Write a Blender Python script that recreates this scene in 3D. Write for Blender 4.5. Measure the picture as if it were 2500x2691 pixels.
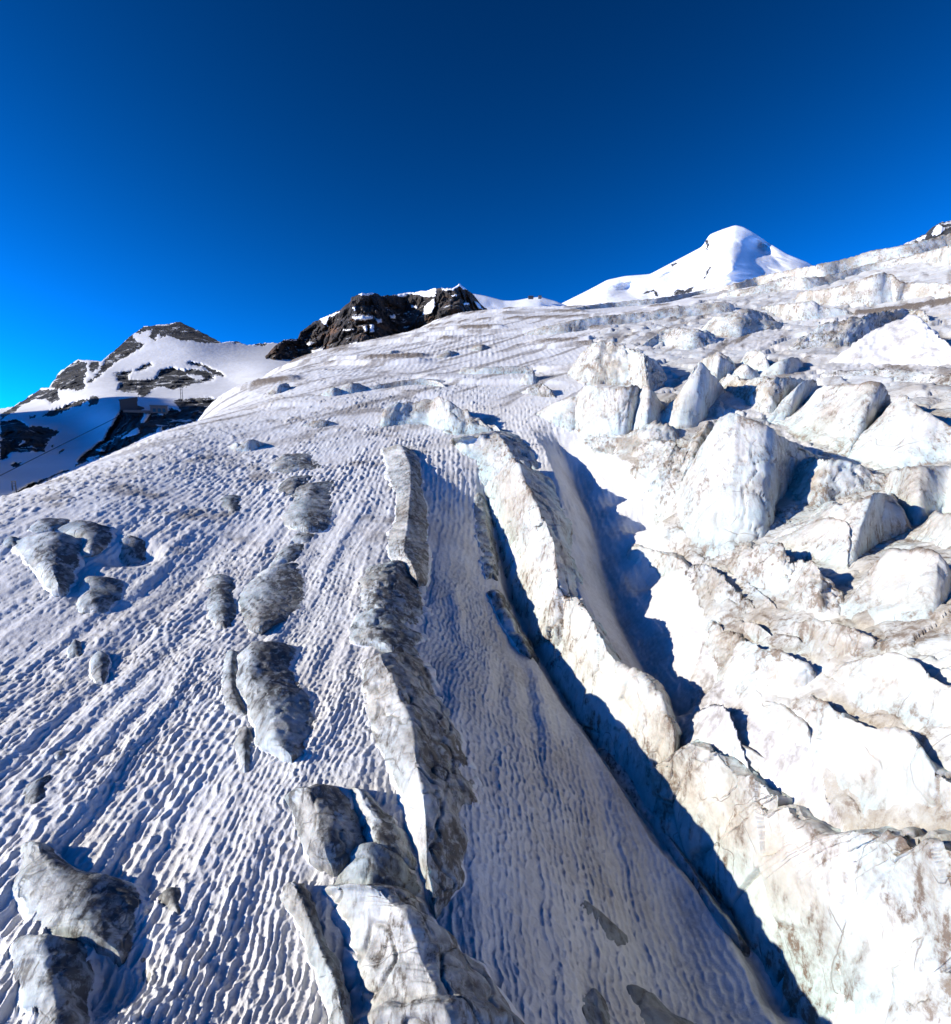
import bpy, math
import numpy as np

for o in list(bpy.data.objects): bpy.data.objects.remove(o)
scene = bpy.context.scene

# ---------------------------------------------------------------- camera, sky, sun, exposure
CZ = 30.0                                             # the drone's height over the zero level
cam = bpy.data.cameras.new('camera'); camera = bpy.data.objects.new('camera', cam)
scene.collection.objects.link(camera); scene.camera = camera
cam.sensor_fit = 'HORIZONTAL'; cam.sensor_width = 36; cam.lens = 36*1468/2500
cam.clip_start = 0.5; cam.clip_end = 40000
camera.location = (0, 0, CZ); camera.rotation_euler = (math.radians(90 - 8), 0, 0)

SUN_EL, SUN_AZ = math.radians(18), math.radians(-103)  # azimuth from +Y towards +X: low sun from the left
world = bpy.data.worlds.new('World'); scene.world = world; world.use_nodes = True
nt = world.node_tree
sky = nt.nodes.new('ShaderNodeTexSky'); sky.sky_type = 'NISHITA'; sky.sun_disc = False
sky.altitude = 3000; sky.air_density = 0.6; sky.dust_density = 0; sky.ozone_density = 6
sky.sun_elevation = SUN_EL; sky.sun_rotation = SUN_AZ % (2*math.pi)
gam = nt.nodes.new('ShaderNodeGamma'); gam.inputs[1].default_value = 2.7
tint = nt.nodes.new('ShaderNodeMix'); tint.data_type = 'RGBA'; tint.blend_type = 'MULTIPLY'; tint.inputs[0].default_value = 1
tint.inputs[7].default_value = (0.12, 2.0, 0.55, 1)
crd = nt.nodes.new('ShaderNodeTexCoord'); lift = nt.nodes.new('ShaderNodeVectorMath'); lift.operation = 'ADD'   # from this height the haze band of the horizon lies lower
lift.inputs[1].default_value = (0, 0, 0.2); nrm = nt.nodes.new('ShaderNodeVectorMath'); nrm.operation = 'NORMALIZE'
nt.links.new(crd.outputs['Generated'], lift.inputs[0]); nt.links.new(lift.outputs[0], nrm.inputs[0]); nt.links.new(nrm.outputs[0], sky.inputs['Vector'])
nt.links.new(sky.outputs[0], gam.inputs[0]); nt.links.new(gam.outputs[0], tint.inputs[6])
nt.links.new(tint.outputs[2], nt.nodes['Background'].inputs[0]); nt.nodes['Background'].inputs[1].default_value = 0.085

sun_data = bpy.data.lights.new('sun', 'SUN'); sun = bpy.data.objects.new('sun', sun_data); scene.collection.objects.link(sun)
sun_data.energy = 3.1; sun_data.angle = math.radians(0.5); sun_data.color = (1.0, 0.935, 0.79)
sun.rotation_euler = (math.radians(90) - SUN_EL, 0, math.pi - SUN_AZ)
sun.location = (-200, -100, 120)

vs = scene.view_settings
vs.view_transform = 'Standard'; vs.look = 'None'; vs.gamma = 1; vs.use_curve_mapping = False; vs.exposure = 1.15
scene.render.engine = 'CYCLES'
scene.cycles.max_bounces = 6; scene.cycles.diffuse_bounces = 1; scene.cycles.glossy_bounces = 2; scene.cycles.transmission_bounces = 2

# ---------------------------------------------------------------- numeric helpers
def hash01(ix, iy, iz, seed):
    h = (ix.astype(np.int64)*374761393 + iy.astype(np.int64)*668265263 + iz.astype(np.int64)*2147483647 + seed*1274126177) & 0xFFFFFFFF
    h = ((h ^ (h >> 13))*1274126177) & 0xFFFFFFFF
    h = ((h ^ (h >> 16))*2246822519) & 0xFFFFFFFF
    return ((h ^ (h >> 15)) & 0xFFFFFF)/float(0xFFFFFF)

def vnoise(p, seed=0):
    """smooth value noise in -1..1, p is (N,3)"""
    f = np.floor(p); t = p - f; i = f.astype(np.int64)
    t = t*t*t*(t*(t*6 - 15) + 10)
    out = 0.0
    for a in (0, 1):
        wa = t[:, 0] if a else 1 - t[:, 0]
        for b in (0, 1):
            wb = wa*(t[:, 1] if b else 1 - t[:, 1])
            for c in (0, 1):
                wc = wb*(t[:, 2] if c else 1 - t[:, 2])
                out = out + wc*hash01(i[:, 0] + a, i[:, 1] + b, i[:, 2] + c, seed)
    return out*2 - 1

def fbm(p, octaves=4, seed=0, gain=0.5, ridged=False):
    s, a, n = 0.0, 1.0, 0.0
    for k in range(octaves):
        v = vnoise(p*(2.03**k) + 17.3*k, seed + k)
        if ridged: v = 1 - 2*np.abs(v)
        s = s + a*v; n += a; a *= gain
    return s/n

def voronoi2(x, y, seed=0, jit=(0.9, 0.9)):
    """F1, F2 and a random value of the nearest cell on a jittered 2D grid"""
    ix = np.floor(x); iy = np.floor(y)
    f1 = np.full(x.shape, 9.0); f2 = f1.copy(); rid = np.zeros(x.shape)
    z = np.zeros(x.shape, dtype=np.int64)
    for a in (-1, 0, 1):
        for b in (-1, 0, 1):
            cx = ix + a; cy = iy + b
            px = cx + 0.5 + jit[0]*(hash01(cx, cy, z, seed) - 0.5)
            py = cy + 0.5 + jit[1]*(hash01(cx, cy, z + 1, seed) - 0.5)
            d = np.hypot(px - x, py - y)
            m = d < f1
            f2 = np.where(m, f1, np.minimum(f2, d))
            if m.any(): rid = np.where(m, hash01(cx, cy, z + 2, seed), rid)
            f1 = np.where(m, d, f1)
    return f1, f2, rid

def voronoi3(p, seed=0):
    """nearest cell: offset vector to the cell point, its random triple and F2-F1"""
    i0 = np.floor(p); n = len(p)
    f1 = np.full(n, 9.0); f2 = f1.copy(); off = np.zeros((n, 3)); rnd = np.zeros((n, 3))
    for a in (-1, 0, 1):
        for b in (-1, 0, 1):
            for c in (-1, 0, 1):
                ci = i0 + (a, b, c); q = ci.astype(np.int64)
                h = np.stack([hash01(q[:, 0], q[:, 1], q[:, 2], seed + k) for k in range(3)], 1)
                v = p - (ci + h); d = np.sqrt((v*v).sum(1)); m = d < f1
                f2 = np.where(m, f1, np.minimum(f2, d))
                f1 = np.where(m, d, f1)
                off[m] = v[m]; rnd[m] = h[m][:, [2, 0, 1]]
    return off, rnd, f2 - f1

def smooth(a, b, x):
    t = np.clip((x - a)/(b - a), 0, 1)
    return t*t*(3 - 2*t)

def inside(poly, x, y):
    poly = np.asarray(poly); r = np.zeros(x.shape, bool); j = len(poly) - 1
    for i in range(len(poly)):
        xi, yi = poly[i]; xj, yj = poly[j]
        if yi != yj:
            c = ((yi > y) != (yj > y)) & (x < (xj - xi)*(y - yi)/(yj - yi) + xi)
            r ^= c
        j = i
    return r

def line_dist(poly, x, y):
    """unsigned distance, side (+ left of travel) and running fraction along a polyline"""
    poly = np.asarray(poly, float); best = np.full(x.shape, 1e9); side = np.zeros(x.shape); frac = np.zeros(x.shape)
    seg = np.hypot(*(poly[1:] - poly[:-1]).T); cum = np.concatenate([[0], np.cumsum(seg)]); tot = cum[-1]
    for k in range(len(poly) - 1):
        ax, ay = poly[k]; bx, by = poly[k + 1]; dx, dy = bx - ax, by - ay
        t = np.clip(((x - ax)*dx + (y - ay)*dy)/(dx*dx + dy*dy), 0, 1)
        ex, ey = x - ax - t*dx, y - ay - t*dy
        d = np.hypot(ex, ey); m = d < best
        best = np.where(m, d, best); side = np.where(m, np.sign(dx*ey - dy*ex), side)
        frac = np.where(m, (cum[k] + t*seg[k])/tot, frac)
    return best, side, frac

class Spline2:
    """thin plate spline through scattered (u, v) -> value points"""
    def __init__(self, pts, lam=1e-4):
        p = np.asarray(pts, float); self.c = p[:, :2]; n = len(p)
        A = np.zeros((n + 3, n + 3)); A[:n, :n] = self.k(p[:, None, :2], p[None, :, :2]) + lam*np.eye(n)
        A[:n, n] = 1; A[:n, n + 1:] = p[:, :2]; A[n, :n] = 1; A[n + 1:, :n] = p[:, :2].T
        b = np.zeros(n + 3); b[:n] = p[:, 2]
        self.w = np.linalg.solve(A, b)
    @staticmethod
    def k(a, b):
        d2 = ((a - b)**2).sum(-1)
        return 0.5*d2*np.log(d2 + 1e-12)
    def __call__(self, u, v):
        s = self.w[-3] + self.w[-2]*u + self.w[-1]*v
        for i in range(len(self.c)):
            d2 = (u - self.c[i, 0])**2 + (v - self.c[i, 1])**2
            s = s + self.w[i]*0.5*d2*np.log(d2 + 1e-12)
        return s

# ---------------------------------------------------------------- shape of the glacier
def make_glacier_height(D):
    spl = Spline2([(math.atan2(x, y)*1.6, math.log(math.hypot(x, y)), (z - CZ)/math.hypot(x, y)) for x, y, z in D['glacier_points']])
    def h(x, y, troughs=True):
        r = np.hypot(x, y)
        z = CZ + r*spl(np.arctan2(x, y)*1.6, np.log(r))
        if troughs:
            for tr in D['troughs']:
                d, s, f = line_dist(tr['line'], x, y)
                w = np.where(s > 0, tr['wide_left'], tr['wide_right'])
                env = smooth(0, 0.3, f)*(1 - smooth(0.97, 1.0, f)*0.3)
                z = z - tr['depth']*env*np.where(s > 0, np.exp(-(d/w)**1.6), np.maximum(0, 1 - d/w)**1.15)
            for (cx, cy, rad, dep) in D['hollows']:
                z = z - dep*np.exp(-(((x - cx)**2 + (y - cy)**2)/rad**2)**1.5)
        return z
    return h

# ---------------------------------------------------------------- the site, in metres
SITE = {'glacier_points': [(-21.96,22.25,3.0),(-11.42,22.25,3.0),(-2.68,22.66,2.5),(4.8,24.31,0.5),(13.11,25.55,-1.0),(17.93,23.9,1.0),(20.34,20.6,5.0),(-30.34,32.4,4.5),(-15.78,32.4,4.5),(-3.64,32.4,4.5),(3.86,34.31,3.0),(14.66,35.58,2.0),(19.42,30.5,6.0),(22.61,24.14,11.0),(-42.98,47.81,7.5),(-22.35,47.81,7.5),(-8.6,47.81,7.5),(1.8,49.93,6.5),(12.57,49.93,6.5),(19.87,42.5,10.0),(27.7,30.81,15.5),(-59.47,68.14,13.0),(-33.65,74.16,11.5),(-12.94,74.16,11.5),(2.62,74.96,11.3),(18.12,74.16,11.5),(31.49,60.13,15.0),(38.48,44.09,19.0),(23.62,18.13,8.0),(27.1,22.38,16.0),(36.94,32.07,22.0),(-29.53,22.66,2.5),(-46.46,38.36,6.0),(-72.32,62.16,10.0),(-73.04,84.91,17.8),(-56.91,87.05,17.49),(-28.99,93.61,16.55),(-3.27,94.94,16.36),(22.01,91.39,16.87),(41.28,79.98,18.51),(54.78,63.68,20.85),(-73.26,113.39,23.45),(-54.88,124.44,24.92),(-21.07,124.23,24.92),(12.35,121.37,25.04),(40.9,109.62,25.52),(60.68,94.14,26.15),(68.56,80.84,26.7),(-81.69,193.46,38.88),(-41.04,175.26,40.35),(-5.75,171.9,40.16),(27.22,162.74,39.61),(61.81,142.14,38.4),(91.09,108.93,36.44),(-62.14,267.89,63.26),(-16.2,244.46,60.36),(22.75,228.87,58.42),(72.61,199.18,54.73),(121.22,146.31,48.17),(-31.45,398.76,102.47),(34.31,348.31,95.51),(101.92,282.16,83.07),(145.57,233.31,73.88),(161.8,197.09,67.07),(121.41,412.5,119.29),(184.32,332.3,107.13),(211.52,259.78,93.54),(-81.36,71.03,15.31),(-101.7,88.79,8.94),(-146.44,127.85,-15.88),(-244.07,213.09,-78.86),(-79.84,82.77,17.42),(-99.8,103.46,11.4),(-143.71,148.99,-13.35),(-239.51,248.31,-76.75),(-80.7,94.15,18.95),(-100.87,117.69,13.09),(-145.25,169.47,-12.21),(-242.09,282.45,-77.54),(-83.38,119.85,23.07),(-104.22,149.81,17.69),(-150.08,215.73,-8.75),(-250.14,359.55,-78.38),(-83.75,145.63,29.34),(-104.69,182.04,24.97),(-150.76,262.14,-1.43),(-251.26,436.9,-72.79),(-87.0,168.91,32.27),(-108.75,211.14,28.09),(-156.6,304.04,-0.11),(-261.0,506.73,-77.18),(-104.49,216.06,36.64),(-130.61,270.08,32.3),(-188.07,388.91,11.71),(-313.46,648.19,-50.89),(-110.45,262.73,47.25),(-138.06,328.41,44.43),(-198.81,472.91,25.13),(-331.34,788.19,-37.96),(-109.96,300.52,59.53),(-137.44,375.64,58.92),(-197.92,540.93,42.84),(-329.87,901.55,-15.8),(-91.98,358.39,79.58),(-114.97,447.98,82.72),(-165.56,645.09,72.62),(-275.93,1075.16,23.33),(-62.72,415.29,95.96),(-78.4,519.11,101.95),(-112.9,747.52,95.8),(-188.16,1245.87,51.47),(-22.01,479.5,125.03),(-27.51,599.37,136.79),(-39.62,863.09,140.57),(-66.03,1438.49,113.49),(35.3,538.85,140.87),(44.12,673.56,155.09),(63.54,969.92,161.53),(105.89,1616.54,135.81),(92.57,552.3,145.72),(115.71,690.37,160.65),(166.62,994.13,167.74),(277.7,1656.89,141.97),(170.84,533.31,147.11),(213.55,666.63,162.38),(307.51,959.95,170.23),(512.51,1599.92,146.12),(222.19,514.03,152.52),(277.74,642.54,169.15),(399.95,925.26,179.98),(666.58,1542.1,162.37),(263.12,494.33,158.59),(328.9,617.92,176.74),(473.62,889.8,190.9),(789.37,1483.0,180.57),(309.27,466.85,162.98),(386.59,583.57,182.22),(556.69,840.33,198.8),(927.81,1400.56,193.74),(351.47,435.97,166.21),(439.34,544.96,186.26),(632.65,784.74,204.62),(1054.41,1307.9,203.43),(406.55,385.12,171.32),(508.19,481.4,192.65),(731.79,693.22,213.81),(1219.65,1155.36,218.76)],
'troughs': [{'line':[(-1.25,128.2),(1.94,114.45),(3.42,100.9),(4.32,90.33),(5.06,81.86),(6.4,74.09),(7.5,67.34),(8.87,61.74),(10.22,56.77),(12.59,49.01),(13.5,45.84),(14.35,43.01),(15.19,40.33),(16.32,38.27),(17.04,36.26),(17.46,33.93),(17.93,31.56),(18.1,29.12),(18.36,26.77)],'depth':7.0,'wide_left':3.4,'wide_right':18},{'line':[(-1.18,120.83),(1.92,113.4),(3.56,104.81),(4.56,95.46),(5.35,86.63),(6.74,77.98),(7.91,71.02),(9.32,64.83),(10.71,59.52),(13.15,51.2),(14.09,47.82),(14.93,44.74),(15.75,41.83),(16.86,39.52),(17.64,37.54),(18.14,35.25),(18.63,32.78),(18.79,30.24),(18.63,27.17)],'depth':3.2,'wide_left':1.5,'wide_right':1.9},{'line':[(17.91,146.61),(21.45,123.96),(21.59,103.58),(20.57,90.46),(19.72,79.96),(19.3,67.92),(19.12,59.47),(19.35,52.27),(19.62,47.19)],'depth':7.0,'wide_left':8.5,'wide_right':6}],
'hollows': [(-47.18,75.45,3.2,1.6),(-17.78,24.04,2.0,1.0),(31.14,96.16,5,4.0),(26.4,79.45,3.5,2.0),(-45.4,63.53,1.5,0.5),(29.57,108.59,4,3)],
'ice_areas': [[(57.4,281.1),(98.4,333.6),(172.1,405.6),(248.1,402.4),(321.3,344.5),(174.1,152.2),(23.3,16.4),(18.3,22.7),(21.5,24.5),(22.2,28.8),(22.3,34.5),(23.4,39.9),(22.0,43.0),(24.5,55.6),(28.2,73.3),(29.3,88.3),(33.6,109.4),(29.9,126.1),(30.2,161.5)]],
'snow_benches': [[(24.2,57.4),(22.0,46.9),(22.1,42.5),(22.0,39.4),(22.3,35.3),(22.1,32.3),(22.2,29.1),(21.8,30.5),(20.9,33.6),(20.9,35.1),(20.5,38.0),(19.3,39.7),(18.3,42.3),(17.4,44.5),(17.5,46.2),(19.7,47.8),(21.4,53.6)],[(104.7,161.9),(111.9,152.6),(117.1,135.8),(110.3,127.7),(105.5,143.6),(96.5,159.7)],[(100.5,234.6),(124.2,239.2),(120.4,219.7),(100.1,202.7),(92.4,215.3)],[(143.3,248.9),(157.6,242.6),(166.1,251.9),(194.5,238.1),(180.4,212.1),(173.1,232.5),(145.4,235.1)],[(61.1,142.2),(66.4,139.8),(62.3,121.3),(60.1,129.6)],[(61.7,120.2),(60.5,102.0),(58.4,96.2),(58.7,103.7)]],
'm1': {'ridge': [(-0.83795,0.00856),(-0.75451,0.02383),(-0.69758,0.03266),(-0.68291,0.03664),(-0.65014,0.06319),(-0.64197,0.06463),(-0.62717,0.08746),(-0.60554,0.10474),(-0.58703,0.10499),(-0.57842,0.10343),(-0.56331,0.11804),(-0.53956,0.14283),(-0.51991,0.15882),(-0.49101,0.16474),(-0.47222,0.16974),(-0.46204,0.16608),(-0.43834,0.15477),(-0.41455,0.14303),(-0.39323,0.1467),(-0.376,0.14119),(-0.344,0.14711),(-0.31281,0.14564),(-0.25229,0.13892),(-0.18955,0.13459)],
'depth': [(-0.83795,0.00856,900),(-0.69758,0.03266,880),(-0.60554,0.10474,1050),(-0.47222,0.16974,1250),(-0.344,0.14711,1250),(-0.18955,0.13459,1250),(-0.70861,-0.0891,360),(-0.70336,-0.03116,470),(-0.64294,-0.05441,420),(-0.61675,-0.0059,560),(-0.60139,0.01603,600),(-0.55631,-0.01183,470),(-0.50924,0.01698,500),(-0.55801,0.03055,560),(-0.50797,0.03551,570),(-0.44378,0.04742,590),(-0.51703,0.05136,640),(-0.40966,0.06322,660),(-0.58959,0.04911,680),(-0.48946,0.081,820),(-0.53989,0.07872,830),(-0.40847,0.08423,800),(-0.35046,0.0984,800),(-0.46059,0.12276,1000),(-0.56236,0.09959,980),(-0.37819,0.12138,1000),(-0.658,0.02064,640),(-0.68702,0.0176,600),(-0.8129,-0.05142,420),(-0.80819,-0.005,650),(-0.22897,0.08938,800)],
'rock': [[(-0.64206,0.06464),(-0.63454,0.07693),(-0.62366,0.08951),(-0.60582,0.10372),(-0.59582,0.1014),(-0.5961,0.08719),(-0.60138,0.0747),(-0.59826,0.07078),(-0.60048,0.06455),(-0.60928,0.06111),(-0.62083,0.06364),(-0.62931,0.06125)],[(-0.59237,0.10163),(-0.58177,0.1044),(-0.57873,0.09846),(-0.59004,0.08754),(-0.59405,0.09138)],[(-0.59982,0.07274),(-0.58704,0.08158),(-0.57489,0.10282),(-0.56294,0.12009),(-0.53954,0.14365),(-0.53379,0.14725),(-0.53686,0.14284),(-0.52913,0.13515),(-0.5218,0.13362),(-0.52398,0.12926),(-0.54162,0.11543),(-0.5606,0.10376),(-0.57214,0.09271),(-0.58162,0.08393),(-0.59117,0.07317)],[(-0.53371,0.1483),(-0.52,0.15888),(-0.49118,0.16503),(-0.49558,0.15682),(-0.50495,0.14548),(-0.50649,0.1369),(-0.51001,0.14086),(-0.51555,0.14252),(-0.51087,0.15551),(-0.52822,0.14774)],[(-0.49121,0.16461),(-0.4723,0.17158),(-0.46174,0.16713),(-0.43832,0.15597),(-0.41428,0.14442),(-0.42282,0.14056),(-0.44335,0.14033),(-0.45732,0.14264),(-0.47328,0.1415),(-0.48465,0.14708),(-0.48841,0.14892),(-0.5003,0.14373),(-0.49986,0.15012)],[(-0.56457,0.08693),(-0.55248,0.09177),(-0.53777,0.0926),(-0.5162,0.10655),(-0.51269,0.10249),(-0.52452,0.09544),(-0.54347,0.09018),(-0.54517,0.07957),(-0.5331,0.08014),(-0.51021,0.08335),(-0.50161,0.09668),(-0.48579,0.10076),(-0.47028,0.09611),(-0.46002,0.0999),(-0.43983,0.09755),(-0.42766,0.09363),(-0.43021,0.0857),(-0.44708,0.07946),(-0.45939,0.07788),(-0.46983,0.07197),(-0.48803,0.06692),(-0.50331,0.07179),(-0.51509,0.06809),(-0.52347,0.05702),(-0.53307,0.05456),(-0.53636,0.06086),(-0.54926,0.06145),(-0.55999,0.06419),(-0.55738,0.07478)],[(-0.69813,0.02655),(-0.68207,0.03758),(-0.65365,0.06014),(-0.64393,0.06158),(-0.6326,0.0611),(-0.63048,0.04716),(-0.6423,0.04276),(-0.64826,0.04852),(-0.66118,0.04608),(-0.67438,0.03781),(-0.68277,0.0298),(-0.69909,0.01596)],[(-0.65352,0.02453),(-0.64494,0.0307),(-0.62626,0.03821),(-0.60335,0.05012),(-0.59826,0.04927),(-0.6076,0.03975),(-0.61796,0.03742),(-0.632,0.02897),(-0.64236,0.02273)],[(-0.5992,0.04821),(-0.59081,0.05571),(-0.58404,0.05285),(-0.58661,0.04239),(-0.59726,0.04003)],[(-0.69909,0.01596),(-0.68065,0.01913),(-0.669,0.01043),(-0.64844,0.00858),(-0.6342,0.00257),(-0.64294,-0.00352),(-0.65015,-0.01158),(-0.65621,-0.02565),(-0.67203,-0.02434),(-0.69409,-0.02881),(-0.69596,-0.0327),(-0.70393,-0.03736)],[(-0.69211,-0.0407),(-0.68115,-0.03907),(-0.68341,-0.04697),(-0.69102,-0.04569)],[(-0.63989,-0.02597),(-0.63274,-0.01994),(-0.63032,-0.021),(-0.63675,-0.02809)],[(-0.64823,-0.01768),(-0.64388,-0.01468),(-0.64159,-0.01675),(-0.64595,-0.01974)],[(-0.70394,-0.08769),(-0.67614,-0.07144),(-0.65266,-0.06042),(-0.63027,-0.05102),(-0.62529,-0.05225),(-0.64264,-0.05881),(-0.6668,-0.07402),(-0.6852,-0.08503)],[(-0.62504,-0.04912),(-0.61361,-0.03483),(-0.59857,-0.02043),(-0.58345,-0.0079),(-0.57499,0.00904),(-0.56499,0.02185),(-0.56055,0.03253),(-0.55291,0.03695),(-0.52895,0.03316),(-0.51943,0.03335),(-0.50442,0.02705),(-0.49388,0.03823),(-0.48708,0.05159),(-0.44846,0.05709),(-0.4153,0.05342),(-0.42889,0.03721),(-0.46108,0.01867),(-0.49185,0.00949),(-0.52762,-0.00161),(-0.55148,-0.01889),(-0.57068,-0.0294),(-0.58915,-0.03542),(-0.60721,-0.04131)],[(-0.66953,0.02226),(-0.65976,0.026),(-0.65914,0.02403),(-0.66653,0.02073)],[(-0.39959,0.14422),(-0.39303,0.14797),(-0.38686,0.14387),(-0.39334,0.14237)],[(-0.37633,0.13997),(-0.37387,0.14574),(-0.34812,0.14603),(-0.3484,0.14032),(-0.36753,0.14271)],[(-0.46729,0.11155),(-0.44531,0.10835),(-0.41705,0.09633),(-0.41322,0.08973),(-0.4257,0.09148),(-0.44558,0.10392),(-0.4655,0.10838)]],
'snow': [[(-0.56176,-0.00801),(-0.5499,0.00272),(-0.53821,0.00925),(-0.53695,0.00057),(-0.55424,-0.0059)],[(-0.59531,-0.02364),(-0.58807,-0.02163),(-0.58208,-0.02491),(-0.59026,-0.0269)],[(-0.60679,-0.03605),(-0.59059,-0.03114),(-0.59261,-0.03428),(-0.60356,-0.0393)],[(-0.49555,0.04259),(-0.48737,0.04718),(-0.47829,0.0341),(-0.48994,0.03831)],[(-0.52911,0.031),(-0.51958,0.03117),(-0.53019,0.01581),(-0.53492,0.01577)],[(-0.69579,-0.03074),(-0.6907,-0.02496),(-0.67378,-0.0263),(-0.6756,-0.02925),(-0.68979,-0.03188)],[(-0.68241,-0.0182),(-0.67689,-0.00837),(-0.67395,-0.01037)],[(-0.46856,0.09181),(-0.4464,0.0906),(-0.44256,0.08632),(-0.45498,0.08359)],[(-0.51452,0.00718),(-0.50555,0.01053),(-0.50788,0.005),(-0.51579,0.00278)]]},
'm2': {'ridge': [(-0.35526,0.11944),(-0.33302,0.14406),(-0.32139,0.15311),(-0.29862,0.15545),(-0.29391,0.16726),(-0.27521,0.1816),(-0.26089,0.18965),(-0.23021,0.20462),(-0.21171,0.21959),(-0.21025,0.22639),(-0.1938,0.23328),(-0.1698,0.23554),(-0.1604,0.23098),(-0.14317,0.23283),(-0.11681,0.23735),(-0.0871,0.24118),(-0.06503,0.24594),(-0.04036,0.24564),(-0.02731,0.25383),(-0.01823,0.24642),(-0.00587,0.23773),(0.00915,0.22083),(0.0262,0.20568),(0.05249,0.18781)],
'snow': [[(-0.2631,0.18928),(-0.24895,0.19577),(-0.2264,0.20498),(-0.23005,0.20133),(-0.24673,0.19241),(-0.25048,0.18527),(-0.24848,0.17606),(-0.25872,0.18255)],[(-0.21136,0.19517),(-0.19223,0.19828),(-0.17305,0.19781),(-0.17558,0.19301),(-0.19249,0.18888),(-0.20675,0.19068)],[(-0.17076,0.19317),(-0.16109,0.19348),(-0.16004,0.18642),(-0.16854,0.18498)],[(-0.14643,0.19866),(-0.13663,0.20248),(-0.13801,0.19416),(-0.14411,0.19352)],[(-0.09258,0.20113),(-0.08747,0.21548),(-0.07256,0.22876),(-0.06886,0.23),(-0.06901,0.2146),(-0.07529,0.20381)],[(-0.14327,0.23404),(-0.11649,0.23838),(-0.1092,0.23741),(-0.08713,0.24216),(-0.06623,0.24725),(-0.06755,0.23828),(-0.07008,0.23116),(-0.08728,0.23085),(-0.10435,0.23518),(-0.11655,0.23486),(-0.12153,0.22885)],[(-0.20199,0.23166),(-0.1912,0.23564),(-0.16849,0.23661),(-0.1746,0.2317),(-0.19136,0.22983)],[(-0.06256,0.24661),(-0.04042,0.24618),(-0.02683,0.25524),(-0.01331,0.24353),(-0.02071,0.24468),(-0.02809,0.24817),(-0.04044,0.24217),(-0.05276,0.24203)],[(-0.04296,0.23388),(-0.03307,0.23752),(-0.03062,0.23517),(-0.03804,0.23156)],[(-0.19272,0.18063),(-0.18548,0.18206),(-0.18333,0.17268),(-0.18934,0.17248)],[(-0.18064,0.1834),(-0.17338,0.18482),(-0.17249,0.17183),(-0.18098,0.17039)],[(-0.22861,0.1734),(-0.2072,0.1754),(-0.20729,0.17257),(-0.22632,0.17114)],[(-0.17654,0.15507),(-0.1618,0.16262),(-0.14957,0.16532),(-0.14723,0.1606),(-0.15954,0.15552)],[(-0.2163,0.15031),(-0.20064,0.15436),(-0.19955,0.15084),(-0.21277,0.14876)],[(-0.28667,0.14645),(-0.28068,0.15252),(-0.27268,0.15054),(-0.27869,0.14446)],[(-0.27781,0.13749),(-0.26964,0.13898),(-0.25785,0.14294),(-0.25802,0.13824),(-0.26996,0.13076),(-0.27456,0.13177)],[(-0.02326,0.221),(-0.01088,0.22342),(-0.00965,0.21867),(-0.02079,0.21863)],[(-0.00345,0.2258),(0.00397,0.22462),(0.0139,0.21033),(0.00398,0.21273)],[(-0.20972,0.2104),(-0.20494,0.21178),(-0.20277,0.20487),(-0.20752,0.20467)],[(-0.11196,0.21731),(-0.09973,0.21641),(-0.09736,0.21054),(-0.10959,0.21264)],[(-0.13623,0.22254),(-0.129,0.21922),(-0.13148,0.21679)],[(-0.32158,0.15289),(-0.29885,0.15585),(-0.30012,0.15279),(-0.3194,0.15139)]]},
'm3': {'ridge': [(0.08517,0.18739),(0.14918,0.22025),(0.18989,0.23836),(0.22181,0.25375),(0.25046,0.25801),(0.28953,0.2582),(0.32234,0.27309),(0.34708,0.28402),(0.36801,0.29322),(0.37198,0.30242),(0.37657,0.30979),(0.39543,0.31525),(0.41352,0.31891),(0.42549,0.31391),(0.44194,0.30222),(0.46102,0.28637),(0.48663,0.26643),(0.51532,0.25053),(0.55333,0.21867),(0.60157,0.18104)],
'rock': [[(0.36987,0.30186),(0.37462,0.30301),(0.37787,0.29601),(0.37571,0.28273),(0.37357,0.28667)],[(0.31969,0.27088),(0.33161,0.27306),(0.32982,0.26869),(0.32245,0.26557)],[(0.37053,0.24354),(0.37596,0.25548),(0.3804,0.26246),(0.38289,0.26096),(0.37852,0.25273),(0.37419,0.24319)],[(0.32675,0.22705),(0.33406,0.23209),(0.34421,0.22872),(0.35877,0.23457),(0.35433,0.22484),(0.32952,0.22172)],[(0.27288,0.22566),(0.28306,0.23149),(0.29585,0.23448),(0.30402,0.22358),(0.30162,0.21988),(0.29602,0.2306),(0.28322,0.22759)]]},
'm4': {'ridge': [(-0.04586,0.2005),(-0.02738,0.23827),(-0.00326,0.23711),(0.01631,0.23395),(0.0483,0.22559),(0.06522,0.22537),(0.07107,0.22591),(0.09048,0.22929),(0.10984,0.23071),(0.13826,0.22246),(0.16596,0.21099),(0.20049,0.19669)]},
'm5': {'ridge': [(0.61358,0.24544),(0.62978,0.25742),(0.63971,0.26141),(0.65133,0.26686),(0.65711,0.27335),(0.66428,0.27659),(0.6754,0.27746),(0.7124,0.2777),(0.76616,0.25139),(0.80066,0.22177)],
'snow': [[(0.65649,0.26583),(0.65963,0.27373),(0.66468,0.2742),(0.67159,0.26733),(0.66573,0.26238),(0.65946,0.26133)],[(0.64001,0.26047),(0.65005,0.26557),(0.65179,0.26052),(0.64424,0.25727)]]},
'shade_ridge': [(40,341.4),(60,344.2),(80,345.7),(100,348.8),(120,352.1),(140,373.5),(160,381.1),(180,387.1),(200,390.8),(220,393.6),(240,397.9),(260,402.4),(280,403.3),(300,386.1),(320,384.2),(340,384.2),(360,382.1),(380,341.9),(400,311.7)],
'station': {'block': (-300.89,492.68,51.64),
'hall': (-270.13,484.26,48.6),
'link': (-280.26,479.47,48.42),
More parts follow.
